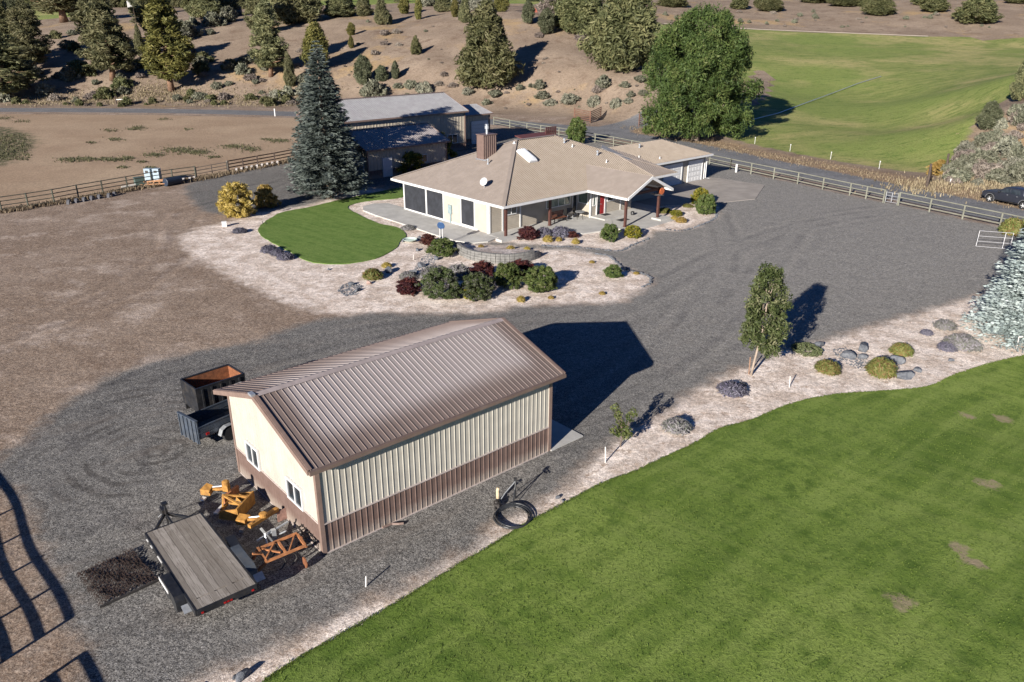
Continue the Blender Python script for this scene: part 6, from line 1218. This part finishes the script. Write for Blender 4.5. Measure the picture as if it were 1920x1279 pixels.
# stone edgings: single stones laid in a line
def edging(px,n,lb,g,s=.13,mat=None):
    P=smooth_poly(gp(px),False,6); seg=np.hypot(*np.diff(P,axis=0).T); cum=np.concatenate([[0],np.cumsum(seg)]); 
    for k in range(n):
        d=cum[-1]*k/(n-1); x=np.interp(d,cum,P[:,0])+random.uniform(-.05,.05); y=np.interp(d,cum,P[:,1])+random.uniform(-.05,.05); r=s*random.uniform(.7,1.4)
        tag(link('edging_stone',random.choice(RK),None,(x,y,r*.2),random.uniform(0,6.28),(r,r*.8,r*.8)),lb,'stone',g)
edging([(1120,477),(1140,480),(1152,488),(1165,500),(1180,507),(1198,512),(1215,517),(1221,526),(1217,533),(1205,538)],46,'small dark stone edging the right tip of the pale bed','stone edging of the lower bed',.17)
edging([(1016,461),(1045,463),(1072,463),(1100,466),(1130,469),(1150,471),(1168,470),(1182,462),(1197,456),(1216,448)],46,'small brown stone edging the upper bed by the drive','stone edging of the upper bed',.15)
edging([(1250,431),(1270,433),(1290,431),(1310,424),(1328,417),(1340,410),(1345,401)],30,'small stone edging the bed beside the garage apron','stone edging beside the apron',.15)
# pebble beds
def pebbles(name,px,n,lb):
    P=gp(px); x0,y0=P.min(0); x1,y1=P.max(0); V=[];F=[]; base=[(math.cos(k*PI/3),math.sin(k*PI/3),0) for k in range(6)]
    k=0
    while k<n:
        x,y=random.uniform(x0,x1),random.uniform(y0,y1)
        if sdf(np.array([x]),np.array([y]),P)[0]<0: continue
        k+=1; r=random.uniform(.025,.06); o=len(V); a=random.uniform(0,1)
        V+=[(x+r*math.cos(a+j*PI/3),y+r*.8*math.sin(a+j*PI/3),.0) for j in range(6)]+[(x+r*.5*math.cos(a+j*PI/3),y+r*.4*math.sin(a+j*PI/3),r*.75) for j in range(6)]; F+=[(o+j,o+(j+1)%6,o+6+(j+1)%6,o+6+j) for j in range(6)]+[(o+6,o+7,o+8,o+9),(o+6,o+9,o+10,o+11)]
    me=fast_mesh(name,V,F,GRK); o=tag(link(name,me),lb,'pebbles'); o['kind']='stuff'
pebbles('creek_pebbles',[(632,545),(645,533),(668,530),(682,538),(670,552),(648,556)],420,'patch of grey pebbles left of the yellow-green shrub'); pebbles('creek_pebbles',[(768,518),(785,490),(805,472),(820,478),(812,500),(790,520)],420,'dry creek of grey pebbles left of the round shrubs'); pebbles('creek_pebbles',[(1560,655),(1585,652),(1620,668),(1650,690),(1640,700),(1600,690),(1570,672)],420,'grey pebbles running between the boulders at right')
# ---------------------------------------------------------------- sagebrush on the slope
SB=[shrub_mesh('foliage',LSG,120,1,1.2,110,26,.1,1.7,.26,lump=.35,fill=.3,gap=.2),shrub_mesh('foliage',LSG2,121,1,1.2,110,26,.1,1.7,.26,lump=.35,fill=.3,gap=.2),shrub_mesh('foliage',LDK,122,1,1.0,90,18,.09,3,.26,lump=.4,fill=.3,gap=.2),shrub_mesh('foliage',LJ,123,1,1.3,110,26,.1,1.7,.26,lump=.35,fill=.3,gap=.2)]
def sage(u,v,w_,k,lb='grey-green sagebrush dotting the bare brown slope',g='sagebrush on the bare slope',hs=1.,nm='sagebrush'):
    p=at(u,v); r=w_*depth(p)/FOC/2*random.uniform(.85,1.15); tag(link(nm,SB[k],None,p-np.array([0,0,.05]),random.uniform(0,6.28),(r,r*random.uniform(.75,1.25),r*hs*random.uniform(.8,1.15))),lb,nm.replace('_',' '),g)
for u,v,w_,k in ((702,178,42,0),(688,180,26,0),(796,173,26,1),(770,165,22,0),(877,177,18,1),(850,162,16,2),(823,160,12,2),(745,165,16,0),(1131,163,30,0),(1067,193,28,1),(1018,184,28,0),(1012,165,22,0),(1032,197,20,1),(975,168,18,0),(928,180,20,0),(1115,198,22,1),(1155,201,22,1),(1200,152,20,0),(1172,163,18,0),(1122,172,22,2),(1183,180,16,0),(1178,192,18,1),(995,163,12,0),(1205,178,14,0),(950,175,10,2),(912,196,16,0),(722,66,16,2),(744,62,14,2),(721,84,14,2),(748,86,12,2),(703,102,14,2),(832,142,14,2),(828,118,6,2),(690,42,8,0),(455,138,26,0),(435,128,30,3),(376,122,28,0),(378,136,30,3),(470,150,20,2),(395,65,16,0),(230,165,30,3),(232,176,24,0),(200,184,28,3),(12,190,26,1),(86,176,26,1),(62,140,26,1),(45,148,30,0),(130,148,36,0),(150,135,34,3),(166,140,30,3),(140,95,26,3),(105,72,20,3),(128,90,28,0),(245,132,30,0),(255,128,26,3),(350,60,20,3),(362,48,22,0),(345,68,40,0),(400,48,40,0),(430,40,40,0),(340,75,30,1),(590,168,40,0),(575,178,30,1),(540,180,30,0),(520,186,26,1),(605,185,30,1),(440,30,30,2),(875,20,26,1),(890,14,30,1),(910,18,30,1),(855,12,24,1),(800,12,30,0),(1010,70,14,2),(1090,75,20,2),(1110,82,20,2)): sage(u,v,w_,k)
for i in range(30):
    u=random.uniform(330,600); v=random.uniform(180,199)-max(0,(u-330))*.0; sage(u,v,random.uniform(10,22),random.choice((0,0,2,3,3)),'sagebrush crowding the far verge of the left road','sagebrush along the left road verge')
for i in range(14): sage(random.uniform(0,330),random.uniform(188,200),random.uniform(8,20),random.choice((0,3,2)),'sagebrush crowding the far verge of the left road','sagebrush along the left road verge')
for i in range(45): sage(random.uniform(0,600),random.uniform(62,186),random.uniform(6,26),random.choice((0,2,3,0)),'grey-green or twiggy bush between the pines on the left slope','bushes between the pines on the left slope')
for i in range(45): sage(random.uniform(640,1210),random.uniform(50,205),random.uniform(3,8),random.choice((0,2)),'small dry clump on the bare brown slope','small clumps on the bare slope',nm='dry_clump')
for i in range(40): sage(random.uniform(1240,1900),random.uniform(22,52),random.uniform(4,12),random.choice((0,2,0)),'low scrub bush in the strip beyond the pasture','low scrub beyond the pasture',nm='scrub_bush')
for i in range(62):
    u=random.uniform(1775,1960); lo=np.interp(u,[1775,1800,1830,1860,1900,1960],[320,300,262,232,196,170]); hi=np.interp(u,[1775,1840,1900,1960],[345,348,350,360]); v=random.uniform(lo,hi)
    sage(u,v,random.uniform(18,42),random.choice((1,0,0,2,2)),'sagebrush crowding the bank above the parked pickup','sagebrush on the bank above the pickup',1.1)
for u,v,w_ in ((1752,328,28),(1762,316,20)): 
    p=at(u,v); r=w_*depth(p)/FOC/2; tag(link('rabbitbrush',SM['yellow'],None,p,0,(r,r,r*.8)),'small bright yellow bush beside the old posts' if u<1760 else 'upper yellow-orange bush between the two old posts','shrub')
# grey bare shrub by the arch + red arch hut
T=thing('red_arch_hut','small rust-red arched hut half hidden on the slope crest','hut',at(999,26)); s_=depth(at(999,26))/FOC
t=MB(); n=12; pr=[(math.cos(PI*k/n)*1.0,math.sin(PI*k/n)*1.25) for k in range(n+1)]; w_=9*s_*1.0
t.prism([(x*w_,0,z*w_) for x,z in pr],(0,3,0)); part('shell',t,paint('rust_red_shell',(.25,.06,.035),.7,0,.2),T); t=MB(); t.bb(-.12*w_*2,.12*w_*2,-.06,0,0,w_*.8); part('door',t,BLACK,T); t=MB(); t.bb(-w_*1.6,w_*1.8,-1.2,-.9,0,.35); part('timber_sill',t,FB,T)
place_tree('bare_grey_tree','leafless grey tree beside the red arched hut','tree',(jun[0][0],crown_mesh('crown',LDK,130,8,lambda t:3.4*math.sin(PI*min(1,t*.8+.15)),220,.7,22,.12,4,.1,.3,.3,1,.3,.2)),1043,46,58,54,8,6.4)
t=MB(); t.box((0,0,1.2),(2.2,1.6,2.4)); t.prism([(-1.2,-.9,2.4),(1.2,-.9,2.4),(0,-.9,3.2)],(0,1.8,0)); solo('white_shed',t,WHITE,'small white hut between pines near the top edge','hut',at(245,14),R(30))
t=MB(); t.lathe([(.5,0),(.55,.6),(.5,2.2),(.2,2.5)],(0,0,0),10); solo('white_tank',t,WHITE,'small white tank beside the far field at the top','tank',at(417,14))
# ---------------------------------------------------------------- grass as masses
def tufts(name,lb,mat,pts,hmin,hmax,blades,w_=.05,cat='grass'):
    n=len(pts); B=np.repeat(pts,blades,0); k=len(B); a=rng.uniform(0,2*PI,k); ln=rng.uniform(hmin,hmax,k); out=rng.uniform(.1,.6,k); base=B+np.stack([np.cos(a)*.06,np.sin(a)*.06,np.zeros(k)],1)*ln[:,None]*2
    tip=base+np.stack([np.cos(a)*out*ln,np.sin(a)*out*ln,ln],1); s=np.stack([-np.sin(a),np.cos(a),np.zeros(k)],1)*w_*rng.uniform(.6,1.4,k)[:,None]; mid=(base+tip)/2+s*0
    V=np.stack([base-s,base+s,tip+s*.25,tip-s*.25],1).reshape(-1,3); F=np.arange(4*k).reshape(-1,4); o=tag(link(name,fast_mesh(name,V,F,mat,False,None,{'v':rng.uniform(0,1,k)})),lb,cat); o['kind']='stuff'
def along(line,n,spread,px=True):
    P=smooth_poly(line,False,5); i=rng.uniform(0,len(P)-1.001,n); k=i.astype(int); f=(i-k)[:,None]; Q=P[k]*(1-f)+P[k+1]*f+rng.normal(0,spread,(n,2)); return np.column_stack([Q,terr(Q[:,0],Q[:,1])])
Q=along(L_verge[:-1],5200,1.25); tufts('dry_verge_grass','golden dry grass along the far verge of the gravel road',LDR,Q[:2400],.06,.22,3,.04)
P_=np.array([at(u,v)[:2] for u,v in ((1700,352),(1760,352),(1800,340),(1840,352),(1900,345),(1960,350))]); Q=along(P_,2600,2.2); tufts('dry_bank_grass','golden dry grass under the bank behind the pickup',LDR,Q[:1500],.12,.4,3,.05)
P_=np.array([at(u,v)[:2] for u,v in ((60,188),(150,190),(230,182),(280,175),(330,178),(420,188),(520,190),(600,182))]); Q=along(P_,5200,3.2); tufts('dry_slope_grass','golden dry grass on the slope foot above the left road',LDR,Q[:3600],.15,.45,3,.07)
P_=np.array([G(u,v)[:2] for u,v in ((0,402),(148,377),(286,352),(368,340),(430,328),(555,304),(640,290))]); P_=P_+np.array([[-.3,.9]]); Q=along(P_,3000,.45); tufts('dry_fence_grass','straw-coloured grass along the foot of the paddock fence',LDR,Q,.15,.4,3,.04)
# weeds in the paddock
Wd=[]
for u,v,s_x,s_y,n in ((215,300,14,1.5,60),(135,300,16,2,90),(165,299,12,1.6,70),(200,299,14,1.5,70),(240,297,8,2,50),(290,291,12,1.6,70),(335,282,22,3,150),(370,286,14,2,110),(440,275,18,2,90),(470,280,14,2,60),(520,265,12,1.5,50),(530,264,8,1,40),(260,240,12,2,50),(310,224,8,1,20),(205,245,10,1.5,30),(250,243,8,1,30),(215,262,10,1.5,40),(500,262,6,1,20),(170,268,6,1,20),(268,304,6,1,20),(230,314,6,1,20),(280,315,6,1,20),(400,295,8,1,30),(350,243,6,1,16),(40,228,12,1,30),(10,222,12,1.5,40)):
    for k in range(n*2):
        Wd.append(G(u+random.gauss(0,s_x*.8),v+random.gauss(0,s_y*1.1)))
for k in range(1400): Wd.append(G(random.uniform(-40,60)-abs(random.gauss(0,12)),277+random.uniform(-24,24)))
Wd=np.array(Wd); Wd[:,2]=0; tufts('paddock_weeds','low green-grey weeds scattered over the sandy paddock',leafmat('weed_leaves',[(.05,.05,.028),(.085,.085,.045),(.12,.12,.06),(.17,.15,.09)],.2),Wd,.05,.22,4,.06,'weeds')
# turf blades fringing and filling the near lawn
Pn_=smooth_poly(Z_lawn,k=5); c_=[]
while len(c_)<26000:
    X=rng.uniform(-9,46,20000); Y_=14+rng.uniform(0,1,20000)**1.25*44; s_=sdf(X,Y_,Pn_); k=s_>0.0; c_+=list(zip(X[k],Y_[k]))
c_=np.array(c_[:26000]); e_=along(Z_lawn[2:25],9000,.05); Q=np.vstack([np.column_stack([c_,np.full(len(c_),.05)]),np.column_stack([e_[:,:2],np.full(len(e_),.02)])])
tufts('lawn_grass','taller blades of green grass scattered through the near lawn',leafmat('lawn_blades',[(.06,.1,.014),(.115,.17,.028),(.175,.24,.043),(.25,.29,.08)],.4),Q,.02,.05,4,.012)
